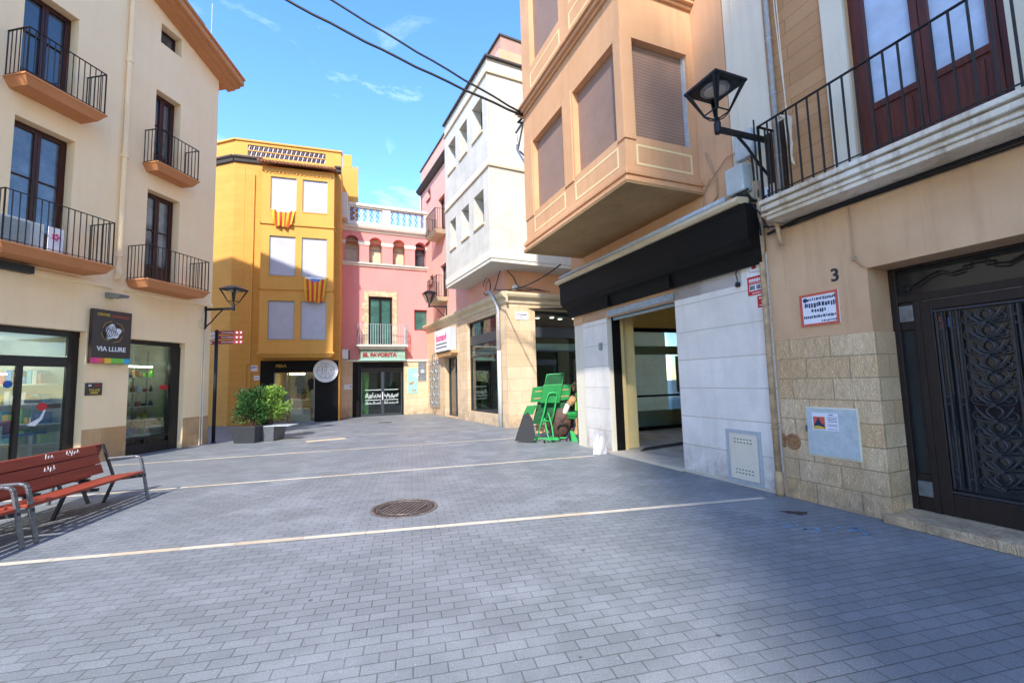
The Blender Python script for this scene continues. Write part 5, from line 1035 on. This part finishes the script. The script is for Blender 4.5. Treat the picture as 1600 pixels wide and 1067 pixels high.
# wires and stub pipe below balcony
m = MB(R); m.tube([(-1.95, .06, 3.6), (-2.4, .04, 3.66), (-3.4, .04, 3.655), (-4.6, .04, 3.66), (-5.8, .04, 3.65)], .022, 6); m.tube([(-1.9, .06, 3.72), (-2.25, .05, 3.61), (-2.8, .03, 3.63), (-5.8, .03, 3.61)], .011, 5); m.build('wall_cable', 'cable', None, 'black cable running along the wall under the white balcony', 'cable')
m = MB(R); m.tube([(-2.12, .36, 3.78), (-2.13, .2, 3.72), (-2.14, .12, 3.66), (-2.15, .09, 3.42), (-2.15, .07, 3.38)], .03, 8); m.build('stub_pipe', 'pvc_beige', None, 'short beige overflow pipe under the left end of the white balcony', 'pipe', smooth=True)
m = MB(R); m.tube([(-2.98, .03, 3.6), (-2.99, .03, 3.3), (-2.98, .03, 2.99), (-3.05, .03, 2.88), (-3.09, .01, 2.84)], .008, 5); m.lathe((-2.985, .03, 2.95), [(.02, 0), (.025, .04)], 8); m.build('hanging_wire', 'cable_tan', None, 'thin wire hanging down the beige wall to the door recess', 'wire')
m = MB(R); m.box(-2.02, -1.935, .02, .035, 4.06, 4.28); tj = m.build('letter_tile', 'paper', None, 'small white tile with a blue letter J beside the white balcony', 'tile'); OFF[tj.name] = (-1.9775, .0275, 4.06)
text(R, "J", 'letter', 'navy', tj, -1.978, .037, 4.17, .04, .12)
m = MB(R); m.tube([(-2.36, .1, 9), (-2.38, .1, 6.5), (-2.4, .12, 5.1)], .007, 5); m.tube([(-2.33, .1, 9), (-2.36, .12, 6.5), (-2.42, .14, 5.06)], .006, 5)
for k in range(5): m.tube([(-2.3-.02*k, .2, 5.0), (-2.36-.03*k, .22, 5.08-.02*k), (-2.47-.015*k, .22, 4.95), (-2.5+.01*k, .2, 4.6-.05*k), (-2.46-.01*k, .2, 4.45-.03*k), (-2.43, .2, 4.7), (-2.42, .2, 5.0)], .007, 5)
m.build('washing_line', 'offwhite', None, 'white cord tied in loose loops on the balcony railing', 'cord')
# dark door
dz = .1; dw = -.45
m = MB(R); m.box(-4.69, -3.07, -.52, .12, 0, dz); m.build('doorstep', 'carved_stone', bb, bevel=.01)
m = MB(R); T = dw+.07
m.box(-3.16, -3.09, dw, T, dz, 2.83).box(-4.66, -4.59, dw, T, dz, 2.83).box(-4.59, -3.16, dw, T, 2.42, 2.5).box(-4.59, -3.16, dw, T, 2.8, 2.83).box(-3.36, -3.3, dw, T, dz, 2.42).box(-4.44, -4.38, dw, T, dz, 2.42)
m.box(-3.3, -3.16, dw, T-.02, 2.1, 2.42).box(-3.3, -3.16, dw, T-.02, dz, .5).box(-4.59, -4.44, dw, T-.02, dz, .5).box(-4.59, -4.44, dw, T-.02, 2.1, 2.42)
df = m.build('door_frame', 'door_dark_wood', bb, bevel=.006)
MB(R).box(-4.93, -3.16, dw+.01, dw+.015, 2.5, 2.8).build('transom_pane', 'window_glass_dark' if False else 'dark_pane', df) if False else None
simple('dark_pane', '#2b3033', .06, 0, .2, 2, 0, .6)
MB(R).box(-4.59, -3.16, dw+.01, dw+.015, 2.5, 2.8).build('transom_pane', 'dark_pane', df); MB(R).box(-3.3, -3.16, dw+.01, dw+.015, .5, 2.1).build('side_pane', 'dark_pane', df); MB(R).box(-4.59, -4.44, dw+.01, dw+.015, .5, 2.1).build('side_pane', 'dark_pane', df)
m = MB(R)
cx = -3.87
for s_ in (-1, 1):
    P = [(.0, 2.76), (.06, 2.76), (.06, 2.72), (.12, 2.72), (.12, 2.69), (.22, 2.67), (.32, 2.72), (.42, 2.69), (.52, 2.63), (.58, 2.6), (.64, 2.63), (.68, 2.59), (.66, 2.55), (.61, 2.55), (.6, 2.59)]
    m.tube([(cx+s_*a, dw+.04, z) for a, z in P], .009, 5); m.tube([(cx+s_*a*.95, dw+.04, z-.035) for a, z in P[:10]], .007, 5)
m.build('transom_scroll', 'iron', df)
for (a, b, c, d) in ((-3.295, -3.165, 2.2, 2.38), (-3.31, -3.17, .26, .42)):
    m = MB(R); m.box(a, b, T-.02, T-.005, c, d); 
    for k in range(9): m.box(a+.012, b-.012, T-.005, T+.002, c+.015+k*(d-c-.03)/9, c+.023+k*(d-c-.03)/9)
    m.build('vent_grille', 'galv', df)
dl_ = MB(R); LA, LB = -4.375, -3.365; W1 = T+.01
dl_.box(LB-.11, LB, dw+.01, W1, dz+.01, 2.41).box(LA, LA+.11, dw+.01, W1, dz+.01, 2.41).box(LA+.11, LB-.11, dw+.01, W1, dz+.01, .34).box(LA+.11, LB-.11, dw+.01, W1, 2.3, 2.41)
dr = dl_.build('door', 'door_dark_wood', bb, bevel=.008)
MB(R).box(LA+.11, LB-.11, dw+.02, dw+.025, .34, 2.3).build('pane', 'dark_pane', dr)
m = MB(R); gw = T-.005
for u in (-3.5, -3.55, -3.62, -3.67, -4.07, -4.12, -4.19, -4.24): m.box(u-.01, u+.01, gw, gw+.02, .4, 2.26)
for u in ((-3.5, -3.55), (-3.62, -3.67), (-4.07, -4.12), (-4.19, -4.24)):
    for z in (.52, .6, 1.28, 1.36, 2.08, 2.16): m.box(u[1], u[0], gw+.002, gw+.015, z-.008, z+.008)
for z in (.36, 2.28): m.box(-4.26, -3.475, gw, gw+.02, z-.012, z+.012)
m.build('iron_bars', 'black_metal', dr)
m = MB(R); cx = -3.87
for k in range(11):
    z = .47+k*.163
    for s_ in (-1, 1):
        m.tube([(cx+s_*.012, gw+.012, z-.03), (cx+s_*.05, gw+.016, z+.0), (cx+s_*.1, gw+.016, z+.0)]+[(cx+s_*(.115+.055*sin(a_)*(1-a_/11)), gw+.016, z+.055-.055*cos(a_)*(1-a_/11)) for a_ in [q*.6 for q in range(1, 14)]], .0065, 5)
        m.tube([(cx+s_*(.01+.13*(t_/6)**.8), gw+.014+.01*sin(t_/6*pi), z+.01+.14*(t_/6)**1.5) for t_ in range(7)], .007, 5, rs=[.004, .009, .013, .013, .01, .007, .003])
        m.tube([(cx+s_*(.008+.05*sin(t_/6*pi)), gw+.014, z+.03+.13*t_/6) for t_ in range(7)], .007, 5, rs=[.004, .008, .011, .011, .009, .006, .003])
    m.lathe((cx, gw+.012, z+.0), [(.02, -.005), (.02, .014)], 8, ax='w')
m.build('iron_scrollwork', 'black_metal', dr)
m = MB(R); m.box(-3.545, -3.5, dw+.028, dw+.032, 2.08, 2.22); m.build('door_sticker', 'salmon', None, 'small red and white sticker on the dark door glass, the left one', 'sticker'); m = MB(R); m.box(-3.61, -3.575, dw+.028, dw+.032, 2.1, 2.2); m.build('door_sticker', 'blue_glaze', None, 'small blue sticker on the dark door glass behind an iron bar', 'sticker')
# ================================================================== WALL LANTERNS
def lantern(fr, u, z_arm, reach, label, z_can, side=.55, glassy=False, zbr=.62, group='black lanterns on wall brackets'):
    t_ = thing('wall_lantern', label, 'lantern', fr, (u, 0, z_arm-zbr), group); w_ = reach
    m = MB(fr); m.box(u-.035, u+.035, 0.015, .05, z_arm-zbr, z_arm+.1); m.bar((u, .04, z_arm), (u, w_, z_arm-.02), .05, .07); m.tube([(u, .05, z_arm-zbr+.08), (u, .25, z_arm-zbr*.62), (u, .45, z_arm-.18), (u, .62, z_arm-.05)], .02, 8); m.build('bracket', 'lantern_black', t_, bevel=.004)
    m = MB(fr); m.lathe((u, w_, z_arm-.08), [(.035, 0), (.045, .02), (.045, .14), (.03, .18), (.028, .22)], 14); zr = z_arm+.14; q = .115
    for a, b in (((-q, -q), (q, -q)), ((q, -q), (q, q)), ((q, q), (-q, q)), ((-q, q), (-q, -q))): m.bar((u+a[0], w_+a[1], zr+.06), (u+b[0], w_+b[1], zr+.06), .014, .014)
    for a in (-q, q):
        for b in (-q, q): m.tube([(u, w_, zr-.04), (u+a*.5, w_+b*.5, zr-.02), (u+a, w_+b, zr+.06)], .009, 6)
    m.build('cage_base', 'lantern_black', t_)
    h = side/2
    for a in (-1, 1):
        for b in (-1, 1): 
            m = MB(fr); m.ext([(u+a*q, w_+b*q, zr+.05), (u+a*(q-.03), w_+b*q, zr+.05), (u+a*(h-.075), w_+b*(h-.01), z_can), (u+a*(h-.01), w_+b*(h-.01), z_can)], (0, -b*.012, 0)); m.ext([(u+a*q, w_+b*q, zr+.05), (u+a*q, w_+b*(q-.03), zr+.05), (u+a*(h-.01), w_+b*(h-.075), z_can), (u+a*(h-.01), w_+b*(h-.01), z_can)], (-a*.012, 0, 0)); m.build('post', 'lantern_black', t_)
    m = MB(fr); m.box(u-h, u+h, w_-h, w_+h, z_can, z_can+.035).frustum((u-h, u+h, w_-h, w_+h), z_can+.035, (u-h*.35, u+h*.35, w_-h*.35, w_+h*.35), z_can+.14); m.build('canopy', 'lantern_black', t_, bevel=.004)
    m = MB(fr); m.lathe((u, w_, z_can-.03), [(side*.3, .0), (side*.33, .01), (side*.33, .03), (side*.2, .03)], 28); m.build('lamp_ring', 'galv', t_); MB(fr).lathe((u, w_, z_can-.035), [(.01, -.012), (side*.2, -.004), (side*.27, .01), (side*.27, .02)], 28).build('lamp_glass', 'lamp_disc', t_)
    if glassy:
        m = MB(fr)
        for s_ in (-1, 1): m.face([(u-q, w_+s_*q, zr+.06), (u+q, w_+s_*q, zr+.06), (u+h-.02, w_+s_*(h-.02), z_can), (u-h+.02, w_+s_*(h-.02), z_can)]).face([(u+s_*q, w_-q, zr+.06), (u+s_*q, w_+q, zr+.06), (u+s_*(h-.02), w_+h-.02, z_can), (u+s_*(h-.02), w_-h+.02, z_can)])
        m.build('pane', 'shop_glass', t_)
    return t_
lantern(R, -2.05, 4.92, .98, 'large black lantern on a bracket beside the white balcony, nearest of the three', 5.47)
lantern(L, -.23, 4.08, 1.0, 'black lantern on the corner of the cream building above the red signpost', 4.62)
lantern(M, 6.45, 5.35, .9, 'small black glazed lantern on the marble corner building in front of the pink wall', 5.95, .55, True)
# ================================================================== SIGNPOST
c = G(333, 692); SP = Fr((c.x, c.y, 0), 90, 1)
sp = thing('signpost', 'black signpost with red direction arms at the corner of the cream building', 'signpost', SP); MB(SP).tube([(0, 0, 0), (0, 0, 3.42)], .05, 14).lathe((0, 0, 3.42), [(.05, 0), (.06, .01), (.06, .05), (.02, .08)], 14).lathe((0, 0, 0), [(.07, 0), (.07, .03), (.05, .05)], 14).build('pole', 'lantern_black', sp, smooth=True)
def arm(z, dir_, tilt, lab):
    a = Vector((dir_[0], dir_[1], 0)).normalized(); n = Vector((-a.y, a.x, 0))*.015; L_ = dir_[2]
    m = MB(SP); p = [(a*x)+Vector((0, 0, zz)) for x, zz in ((.04, z-.055), (L_-.04, z-.055), (L_, z-.02), (L_, z+.02), (L_-.04, z+.055), (.04, z+.055))]
    m.ext([tuple(q-n) for q in p], tuple(n*2)); o = m.build('direction_arm', 'sign_red', sp)
    m = MB(SP)
    for sg_ in (-1, 1):
        for x in (L_-.2, L_-.08): m.ext([tuple(a*(x+.026*cos(t_))+Vector((0, 0, z+.026*sin(t_)))+n*1.0*sg_) for t_ in [k*pi/5 for k in range(10)]], tuple(n*.15*sg_))
    m.build('pictogram', 'sign_white', o); m = MB(SP)
    for sg_ in (-1, 1):
        x = .15
        while x < L_-.32: m.ext([tuple(a*(x+dx)+Vector((0, 0, z+dz))+n*sg_) for dx, dz in ((0, -.012), (.02, -.012), (.02, .012), (0, .012))], tuple(n*.12*sg_)); x += .032
    m.build('lettering', 'paper', o)
for z in (3.40, 3.25, 3.1): arm(z, (.98, -.12, .8), 0, '')
for z in (3.40, 3.27): arm(z, (-.75, -.65, .62), 0, '')
arm(3.08, (-.9, .4, .22), 0, '')
# ================================================================== PLANTERS AND SHRUBS
def planter(px, wd, dp, h, mat, label, ang=95):
    c = G(*px); fr = Fr((c.x, c.y, 0), ang, 1); t_ = thing('planter', label, 'planter', fr)
    m = MB(fr); m.frustum((-wd*.42, wd*.42, -dp*.84, 0), 0.0, (-wd/2, wd/2, -dp*.92, .08), h); m.box(-wd/2-.01, wd/2+.01, -dp*.92-.01, .09, h, h+.03); m.build('pot', mat, t_, bevel=.012); MB(fr).box(-wd/2+.04, wd/2-.04, -dp*.9+.02, .05, h+.03, h+.035).build('soil', 'soil', t_); return fr
f1_ = planter((381, 692.5), .78, .75, .46, 'planter', 'dark square planter in front of the orange wall, the nearer one'); f2_ = planter((412, 689.5), .7, .75, .42, 'planter_grey', 'paler grey planter just behind the dark one', 90)
MB(f2_).box(.0, .85, -.45, .1, .455, .475).build('grey_board', 'grey_pvc', None, 'pale grey board lying across the paler planter', 'board')
def shrub(fr, r, h, mat, label, seed, n=2600, cz=.62):
    random.seed(seed); t_ = thing('shrub', label, 'shrub', fr, (0, -.35, .48)); m = MB(fr)
    stems = []
    for k in range(9):
        a = random.random()*6.28; q = random.uniform(.15, .45)*r; e = (q*cos(a), -.35+q*sin(a), .5+h*random.uniform(.45, .8)); m.tube([(.03*cos(a), -.35+.03*sin(a), .47), (e[0]*.4, -.35+(e[1]+.35)*.4, .47+h*.25), e], .014, 5, rs=[.018, .013, .006]); stems.append(e)
    m.build('stems', 'brown', t_)
    cl = [(random.gauss(0, r*.45), -.35+random.gauss(0, r*.38), .5+h*random.uniform(.2, .95), random.uniform(.12, .26)) for _ in range(60)]
    cl = [c_ for c_ in cl if (c_[0]/r)**2+((c_[1]+.35)/r)**2+((c_[2]-.5-h*.55)/(h*.55))**2 < 1.0]
    m = MB(fr)
    for k in range(n):
        c_ = random.choice(cl); p = Vector((random.gauss(0, 1), random.gauss(0, 1), random.gauss(0, .8))).normalized()*c_[3]*random.random()**.4; p = p+Vector(c_[:3])
        d = (Vector((p.x, p.y+.35, (p.z-.5-h*.3)))).normalized()+Vector((random.gauss(0, .5), random.gauss(0, .5), random.gauss(0, .45))); d.normalize(); s_ = d.orthogonal().normalized(); s_.rotate(Matrix.Rotation(random.random()*6.28, 3, d)); l = random.uniform(.06, .13); wv = l*.16
        m.face([tuple(p), tuple(p+d*l*.5+s_*wv), tuple(p+d*l), tuple(p+d*l*.5-s_*wv)])
    m.build('foliage', mat, t_)
shrub(f1_, .48, 1.08, 'leaf_dark', 'dark green bushy shrub growing in the nearer planter', 3, 3600); shrub(f2_, .48, 1.12, 'leaf_light', 'bright yellow-green shrub growing in the paler planter', 5, 3600)
random.seed(11)
# ================================================================== BENCHES
BF = Fr(G(231, 779), -9.5, 1)
def bench():
    t_ = thing('park_bench', 'x', 'bench', BF, (-.95, -.35, 0)); e0, e1 = -1.9, 0.0
    for u in (e1, e0):
        m = MB(BF); P = [(0, 0), (-.055, .3), (-.115, .6), (-.14, .64), (-.2, .655), (-.56, .64)]
        for (a, b) in zip(P[:-1], P[1:]): m.bar((u, a[0], a[1]), (u, b[0], b[1]), .05, .03)
        m.build('armrest_leg', 'bench_metal', t_, bevel=.008)
        m = MB(BF); m.bar((u, -.05, .36), (u, -.52, .32), .04, .045); m.bar((u, -.48, .36), (u, -.65, .86), .045, .02); m.build('seat_bracket', 'black_metal', t_)
        m = MB(BF); m.bar((u-.06 if u == e1 else u+.06, -.42, .36), (u-.06 if u == e1 else u+.06, -.56, .0), .05, .03); m.build('rear_leg', 'black_metal', t_, bevel=.005)
    m = MB(BF); m.bar(((e0+e1)/2, -.42, .36), ((e0+e1)/2, -.56, 0), .05, .03).bar(((e0+e1)/2, -.05, .36), ((e0+e1)/2, -.6, .34), .04, .04).bar(((e0+e1)/2, -.48, .36), ((e0+e1)/2, -.65, .86), .045, .02); m.build('middle_leg', 'black_metal', t_)
    for k in range(4): a = -.06-.12*k; MB(BF).box(e0-.04, e1-.03, a-.092, a, .395-.012*k, .43-.012*k).build('seat_plank', 'bench_wood', t_, bevel=.008)
    for (z0, w_) in ((.46, -.50), (.6, -.545), (.74, -.59)):
        m = MB(BF); m.ext([(e0-.04, w_, z0), (e0-.04, w_-.045, z0+.13), (e0-.04, w_-.075, z0+.122), (e0-.04, w_-.03, z0-.008)], (e1-e0-.13, 0, 0)); m.build('back_plank', 'bench_wood', t_, bevel=.008)
    return t_
b1_ = bench(); b1_['label'] = 'red slatted bench with white scribbles on its backrest, facing the square'; gB = 'red slatted benches in a row'; b1_['group'] = gB
def scr(u, z, w_, n):
    m = MB(BF)
    for k in range(n): m.tube([(u+k*.045+random.uniform(-.01, .01), w_-(z-.6)*.33, z+random.uniform(-.02, .02)) , (u+k*.045+.02, w_-(z-.56)*.33, z+.045+random.uniform(-.01, .02)), (u+k*.045+.035, w_-(z-.6)*.33, z+.0+random.uniform(-.01, .02)), (u+k*.045+.01, w_-(z-.58)*.33, z+.025)], .0028, 4)
    return m
for u, z, n in ((-1.05, .80, 3), (-.72, .8, 5), (-1.12, .65, 4)): scr(u, z, -.538, n).build('scribble', 'sign_white', b1_)
mats_ = b1_.matrix_world.copy()
def place(dx, dw_, rot, lab):
    c_ = copy_tree(b1_); c_.matrix_world = Matrix.Translation(BF.d*dx+BF.n*dw_) @ mats_ @ Matrix.Rotation(rot, 4, 'Z'); c_['label'] = lab
    for ch in list(c_.children):
        if ch.name.startswith('scribble'): bpy.data.objects.remove(ch)
    return c_
place(-2.07, 0, 0, 'nearest red slatted bench, cut by the left edge of the photo, facing the square'); place(0, -.62, pi, 'red slatted bench set back to back behind the scribbled one, facing the shops'); place(-2.07, -.62, pi, 'red slatted bench facing the shops at the left edge, back to back with the nearest')
# ================================================================== GREEN CART WITH GOODS
K = Fr((.62, 12.05, 0), 92, 1)
def kq(x, y, w_=0): return K.q(780+x/6.67, 560+y/6.67, w_)
def kp(pts, w0, w1, m): return m.prism([kq(x, y, (w0+w1)/2) for x, y in pts], w0, w1)
ct = thing('green_stand', 'tall bright green folding metal stand with panels and wheels beside the white pier', 'stand', K)
def ktube(pts, w_, r, n=8, m=None):
    m = m or MB(K); return m.tube([(kq(x, y, ww)[0], ww, kq(x, y, ww)[1]) for (x, y, *ww_) in pts for ww in [ww_[0] if ww_ else w_]], r, n)
kp([(455, 280), (660, 270), (628, 462), (428, 462)], .05, .07, MB(K)).build('centre_panel', 'green_paint', ct, bevel=.004)
for pp in ([(348, 300), (450, 292), (430, 455), (325, 455)], [(665, 275), (758, 268), (728, 425), (632, 440)]): kp(pp, -.04, -.02, MB(K)).build('wide_panel', 'green_paint', ct, bevel=.004)
for k, (a, b, y) in enumerate(((380, 448, 340), (362, 440, 412), (652, 735, 322), (640, 722, 390))): kp([(a, y), (b, y-6), (b-2, y+4), (a-2, y+12)], -.02, -.012, MB(K)).build('panel_slot', 'tan', ct)
f = kp([(497, 168), (678, 155), (655, 270), (472, 278)], .0, .012, MB(K)); f.build('mesh_panel', 'green_cloth', ct)
m = MB(K); ktube([(497, 168), (678, 155), (655, 270), (472, 278), (497, 168)], .012, .014, 6, m); m.build('panel_frame', 'green_light', ct)
m = MB(K); ktube([(385, 870, .05), (440, 655, .08), (468, 560, .1), (500, 400, .13), (520, 362, .14), (560, 355, .14), (600, 362, .14), (598, 400, .13), (575, 540, .1), (550, 650, .08)], 0, .022, 8, m); m.build('frame_tube', 'green_light', ct, smooth=True)
m = MB(K); ktube([(470, 620, .02), (500, 770, .12), (520, 870, .2), (550, 905, .25)], 0, .02, 8, m); ktube([(510, 565, .02), (548, 700, .12), (565, 830, .2), (612, 905, .25)], 0, .02, 8, m); ktube([(440, 655, .08), (552, 652, .08)], 0, .018, 8, m); ktube([(455, 640, .1), (520, 650, .1)], 0, .015, 6, m); m.build('folding_leg', 'green_light', ct, smooth=True)
zb0 = .09
m = MB(K); u0 = kq(355, 890)[0]; u1 = kq(705, 905)[0]; m.bar((u0, .02, zb0), (u1, .02, zb0), .035, .035).bar((kq(550, 905)[0], .3, zb0), (kq(550, 905)[0], -.25, zb0), .03, .03).bar((kq(470, 905)[0], .3, zb0), (kq(620, 905)[0], .3, zb0), .03, .03).bar((u0, .02, zb0), (u0+.05, .3, zb0), .03, .03); m.build('base_frame', 'green_light', ct)
for (u, w_) in ((u0, .02), (u1, .02), (kq(470, 940)[0], .33), (kq(640, 905)[0], -.25)):
    wh = MB(K).lathe((u, w_, .055), [(.02, -.022), (.055, -.02), (.055, .02), (.02, .022)], 16, ax='u').build('wheel', 'rubber', ct); MB(K).bar((u, w_, .05), (u, w_, .12), .03, .06).build('fork', 'galv', wh)
kp([(400, 460), (700, 440), (650, 545), (540, 580), (440, 690), (345, 680)], -.12, -.1, MB(K)).build('green_cloth', 'green_cloth', ct)
MB(K).ext([(*(lambda q: (q[0], .0, q[1]))(kq(250, 580)),), (*(lambda q: (q[0], .0, q[1]))(kq(290, 492)),), (*(lambda q: (q[0], .0, q[1]))(kq(398, 482)),), (*(lambda q: (q[0], .0, q[1]))(kq(350, 585)),)], (0, .03, 0)).build('side_tray', 'green_paint', ct, bevel=.004)
m = MB(K); P = [kq(248, 590), kq(350, 640), kq(388, 862), kq(330, 862), kq(165, 845), kq(205, 720)]; hw = lambda q: .02+.22*(1.05-q[1]); m.ext([(q[0], hw(q), q[1]) for q in P], (0, -.015, 0)); m.ext([(q[0], hw(q), q[1]) for q in (P[0], P[1], kq(300, 560))], (0, -.2, 0)); m.build('black_hopper', 'black_plastic', None, 'black plastic hopper sheet leaning on the left of the green stand', 'hopper', bevel=.006)
ks = thing('brown_sack', 'dark brown sack with a hoop slumped at the foot of the green stand', 'sack', K, (.45, -.2, 0))
cx_, cz_ = kq(640, 790, -.2); m = MB(K)
m.sheet(lambda a, b: (cx_+.34*(1-.15*cos(3*a*6.28))*sin(b*pi)*cos(a*2*pi), -.25+.22*sin(b*pi)*sin(a*2*pi), .52-.48*cos(b*pi)+.03*sin(a*12)), 28, 14); m.build('cloth', 'brown', ks, smooth=True)
m = MB(K); ktube([(610, 720, .0), (640, 685, .02), (700, 680, .02), (740, 740, .0), (740, 860, .0), (700, 890, .02), (640, 870, .04), (610, 800, .04), (610, 720, .0)], 0, .02, 7, m); m.build('hoop', 'dark_frame', ks, smooth=True)
m = MB(K); kp([(560, 580), (720, 560), (780, 640), (770, 760), (600, 760)], -.5, -.4, m); m.build('plywood_board', 'brown', None, 'dark brown flat board standing behind the green stand', 'board', bevel=.01)
rl = thing('rolled_sack', 'tan and white sacking roll leaning diagonally on the right of the green stand', 'sack', K, (.6, -.1, .5))
def seg(a, b, r, mat): m = MB(K); pa = kq(*a, -.1); pb = kq(*b, -.1); m.tube([(pa[0], -.1, pa[1]), ((pa[0]*.9+pb[0]*.1), -.1, pa[1]*.9+pb[1]*.1), ((pa[0]+pb[0])/2, -.1, (pa[1]+pb[1])/2), (pb[0]*.92+pa[0]*.08, -.1, pb[1]*.92+pa[1]*.08), (pb[0], -.1, pb[1])], r, 14, rs=[r*.6, r, r*1.05, r, r*.7]); m.build('roll', mat, rl, smooth=True)
seg((790, 400), (725, 480), .1, 'tan'); seg((718, 470), (678, 580), .07, 'offwhite'); seg((682, 570), (640, 670), .085, 'brown')
gb = thing('green_basket', 'light green plastic basket hanging at the right of the green stand', 'basket', K, (.8, -.15, .8)); q1, q2 = kq(700, 560, -.15), kq(812, 630, -.15); m = MB(K); m.frustum((q1[0]+.05, q2[0]-.05, -.35, -.1), q2[1], (q1[0], q2[0], -.42, -.02), q1[1]); m.build('tub', 'green_light', gb, bevel=.01); m = MB(K)
for k in range(5): m.box(q1[0]+.02, q2[0]-.02, -.06+k*.003, -.045+k*.003, q2[1]+.03+k*.035, q2[1]+.045+k*.035)
m.build('slots', 'green_paint', gb)
m = MB(K); kp([(790, 360), (820, 350), (825, 545), (790, 545)], -.12, -.07, m); m.build('green_tube_box', 'lime', None, 'tall narrow yellow-green box standing beside the white pier', 'box', bevel=.01)
m = MB(K); kp([(735, 750), (775, 760), (828, 860), (830, 905), (755, 880)], .0, .12, m); m.build('green_scoop', 'green_light', None, 'light green plastic scoop on the ground next to the pier', 'scoop', bevel=.02)
m = MB(K); ktube([(768, 330), (760, 280), (790, 250), (815, 262), (822, 340)], -.1, .025, 7, m); ktube([(775, 340), (782, 290), (800, 280), (810, 330)], -.08, .02, 6, m); m.build('cane_handle', 'tan', None, 'curved tan cane handle sticking up behind the green stand', 'handle', smooth=True)
m = MB(K); kp([(790, 640), (815, 610), (828, 700), (828, 800), (775, 780), (800, 700)], -.05, .02, m); m.build('straw_bundle', 'tan', None, 'tan straw bundle propped against the base of the white pier', 'straw')
m = MB(K); kp([(380, 690), (500, 690), (490, 775), (385, 775)], -.6, -.35, m); m.build('clay_block', 'peach', None, 'pale clay-coloured block on the ground behind the green legs', 'block', bevel=.02)
# white carrier bag
c = G(937, 709); BG = Fr((c.x, c.y, 0), 78, 1); bgt = thing('carrier_bag', 'white plastic carrier bag leaning against the foot of the white pier', 'bag', BG)
m = MB(BG); m.sheet(lambda a, b: ((.15+.035*sin(b*3)-.085*b)*(1+.10*sin(a*6.283*5+b*7)+.05*sin(a*6.283*9-b*4))*cos(a*2*pi)+.02*b, (.08-.045*b)*(1+.22*sin(a*6.283*4+b*5))*sin(a*2*pi), .40*b+.015*sin(a*6.283*3)*b), 60, 14); m.build('body', 'bag_white', bgt, smooth=False)
for s_ in (-1, 1): m = MB(BG); m.tube([(s_*.045-.03+.02, 0, .38), (s_*.05-.012+.02, .01*s_, .49), (s_*.05+.012+.02, .01*s_, .495), (s_*.045+.03+.02, 0, .38)], .011, 6); m.build('handle', 'bag_white', bgt)
# ================================================================== OVERHEAD CABLES
def cable(Pa, Pb, sag, r, label, n=30):
    m = MB(WF); Pa = Vector(Pa); Pb = Vector(Pb); m.tube([tuple(Pa.lerp(Pb, t_)-Vector((0, 0, 4*sag*t_*(1-t_)+.012*sin(t_*60)))) for t_ in [k/n for k in range(n+1)]], r, 7); return m.build('overhead_cable', 'cable', None, label, 'cable', 'cables strung over the square', smooth=True)
Ea = R.pt(*(lambda q: (q[0], BWR+.05, q[1]))(R.q(817, 181, BWR+.05)))
ua, za = L.q(-90, -322, .66); ub, zb3 = L.q(-60, -363, .66)
cable(Ea, L.pt(ua, .66, za), .35, .028, 'lower black cable crossing from the bay to the eave of the cream building'); cable(Ea+Vector((0, 0, .05)), L.pt(ub, .66, zb3), .12, .024, 'upper black cable crossing from the bay to the eave of the cream building')
m = MB(L); ca = L.q(330.5, 50, .3); m.tube([(ca[0], .3, sl_(ca[0])+.2), (ca[0], .3, ca[1]+.95)], .014, 6); m.build('antenna', 'grey_pvc', None, 'thin whip antenna rising from the eave of the cream building', 'antenna')
bk = thing('cable_bracket', 'zigzag black metal cable bracket on the far end of the orange bay', 'bracket', R, (3.1, 1.4, 7)); m = MB(R); Q = [R.q(x, y, 1.45) for x, y in ((818, 190), (806, 208), (809, 236), (822, 258))]; m.tube([(a, 1.45, b) for a, b in Q], .03, 6); m.tube([(Q[0][0], 1.45, Q[0][1]), (Q[2][0], 1.45, Q[2][1])], .025, 6); m.build('arm', 'galv', bk); m = MB(R); m.tube([(Q[2][0], 1.4, Q[2][1]), (Q[3][0]-.1, 1.3, Q[3][1]), (Q[3][0]-.12, 1.2, Q[3][1]-.5)], .02, 6); m.tube([(Q[0][0], 1.5, Q[0][1]+.05), (Q[0][0]+.12, 1.55, Q[0][1]+.02), (Q[0][0], 1.5, Q[0][1]-.05)], .03, 6); m.build('cable_end', 'cable', bk)
m = MB(WF); a = M.pt(.2, .35, 4.95); b = R.pt(3.65, .3, 4.6); m.tube([tuple(a.lerp(b, t_)-Vector((0, 0, .5*4*t_*(1-t_)*.5))) for t_ in [k/12 for k in range(13)]], .02, 6); m.build('slack_cable', 'cable', None, 'slack black cable between the stone corner and the orange bay building', 'cable', smooth=True)
# unseen block added behind the viewpoint, placed and sized to shade the right-hand side
bh = thing('shade_block', 'tall pale rendered block added unseen behind the viewpoint to shade the right side', 'building', Fr((-3.0, -40, 0), 90, 1)); BH = Fr((-3.0, -40, 0), 90, 1)
bl_ = MB(BH); bl_.box(0, 26, 0, 10, 0, 47); bl_.build('wall', 'cream', bh)
for i in range(5):
    for j in range(12): m = MB(BH); m.box(1.2+4*i, 2.3+4*i, -.05, -.0, 1+3.6*j, 3.2+3.6*j); m.build('window', 'window_glass', bh)
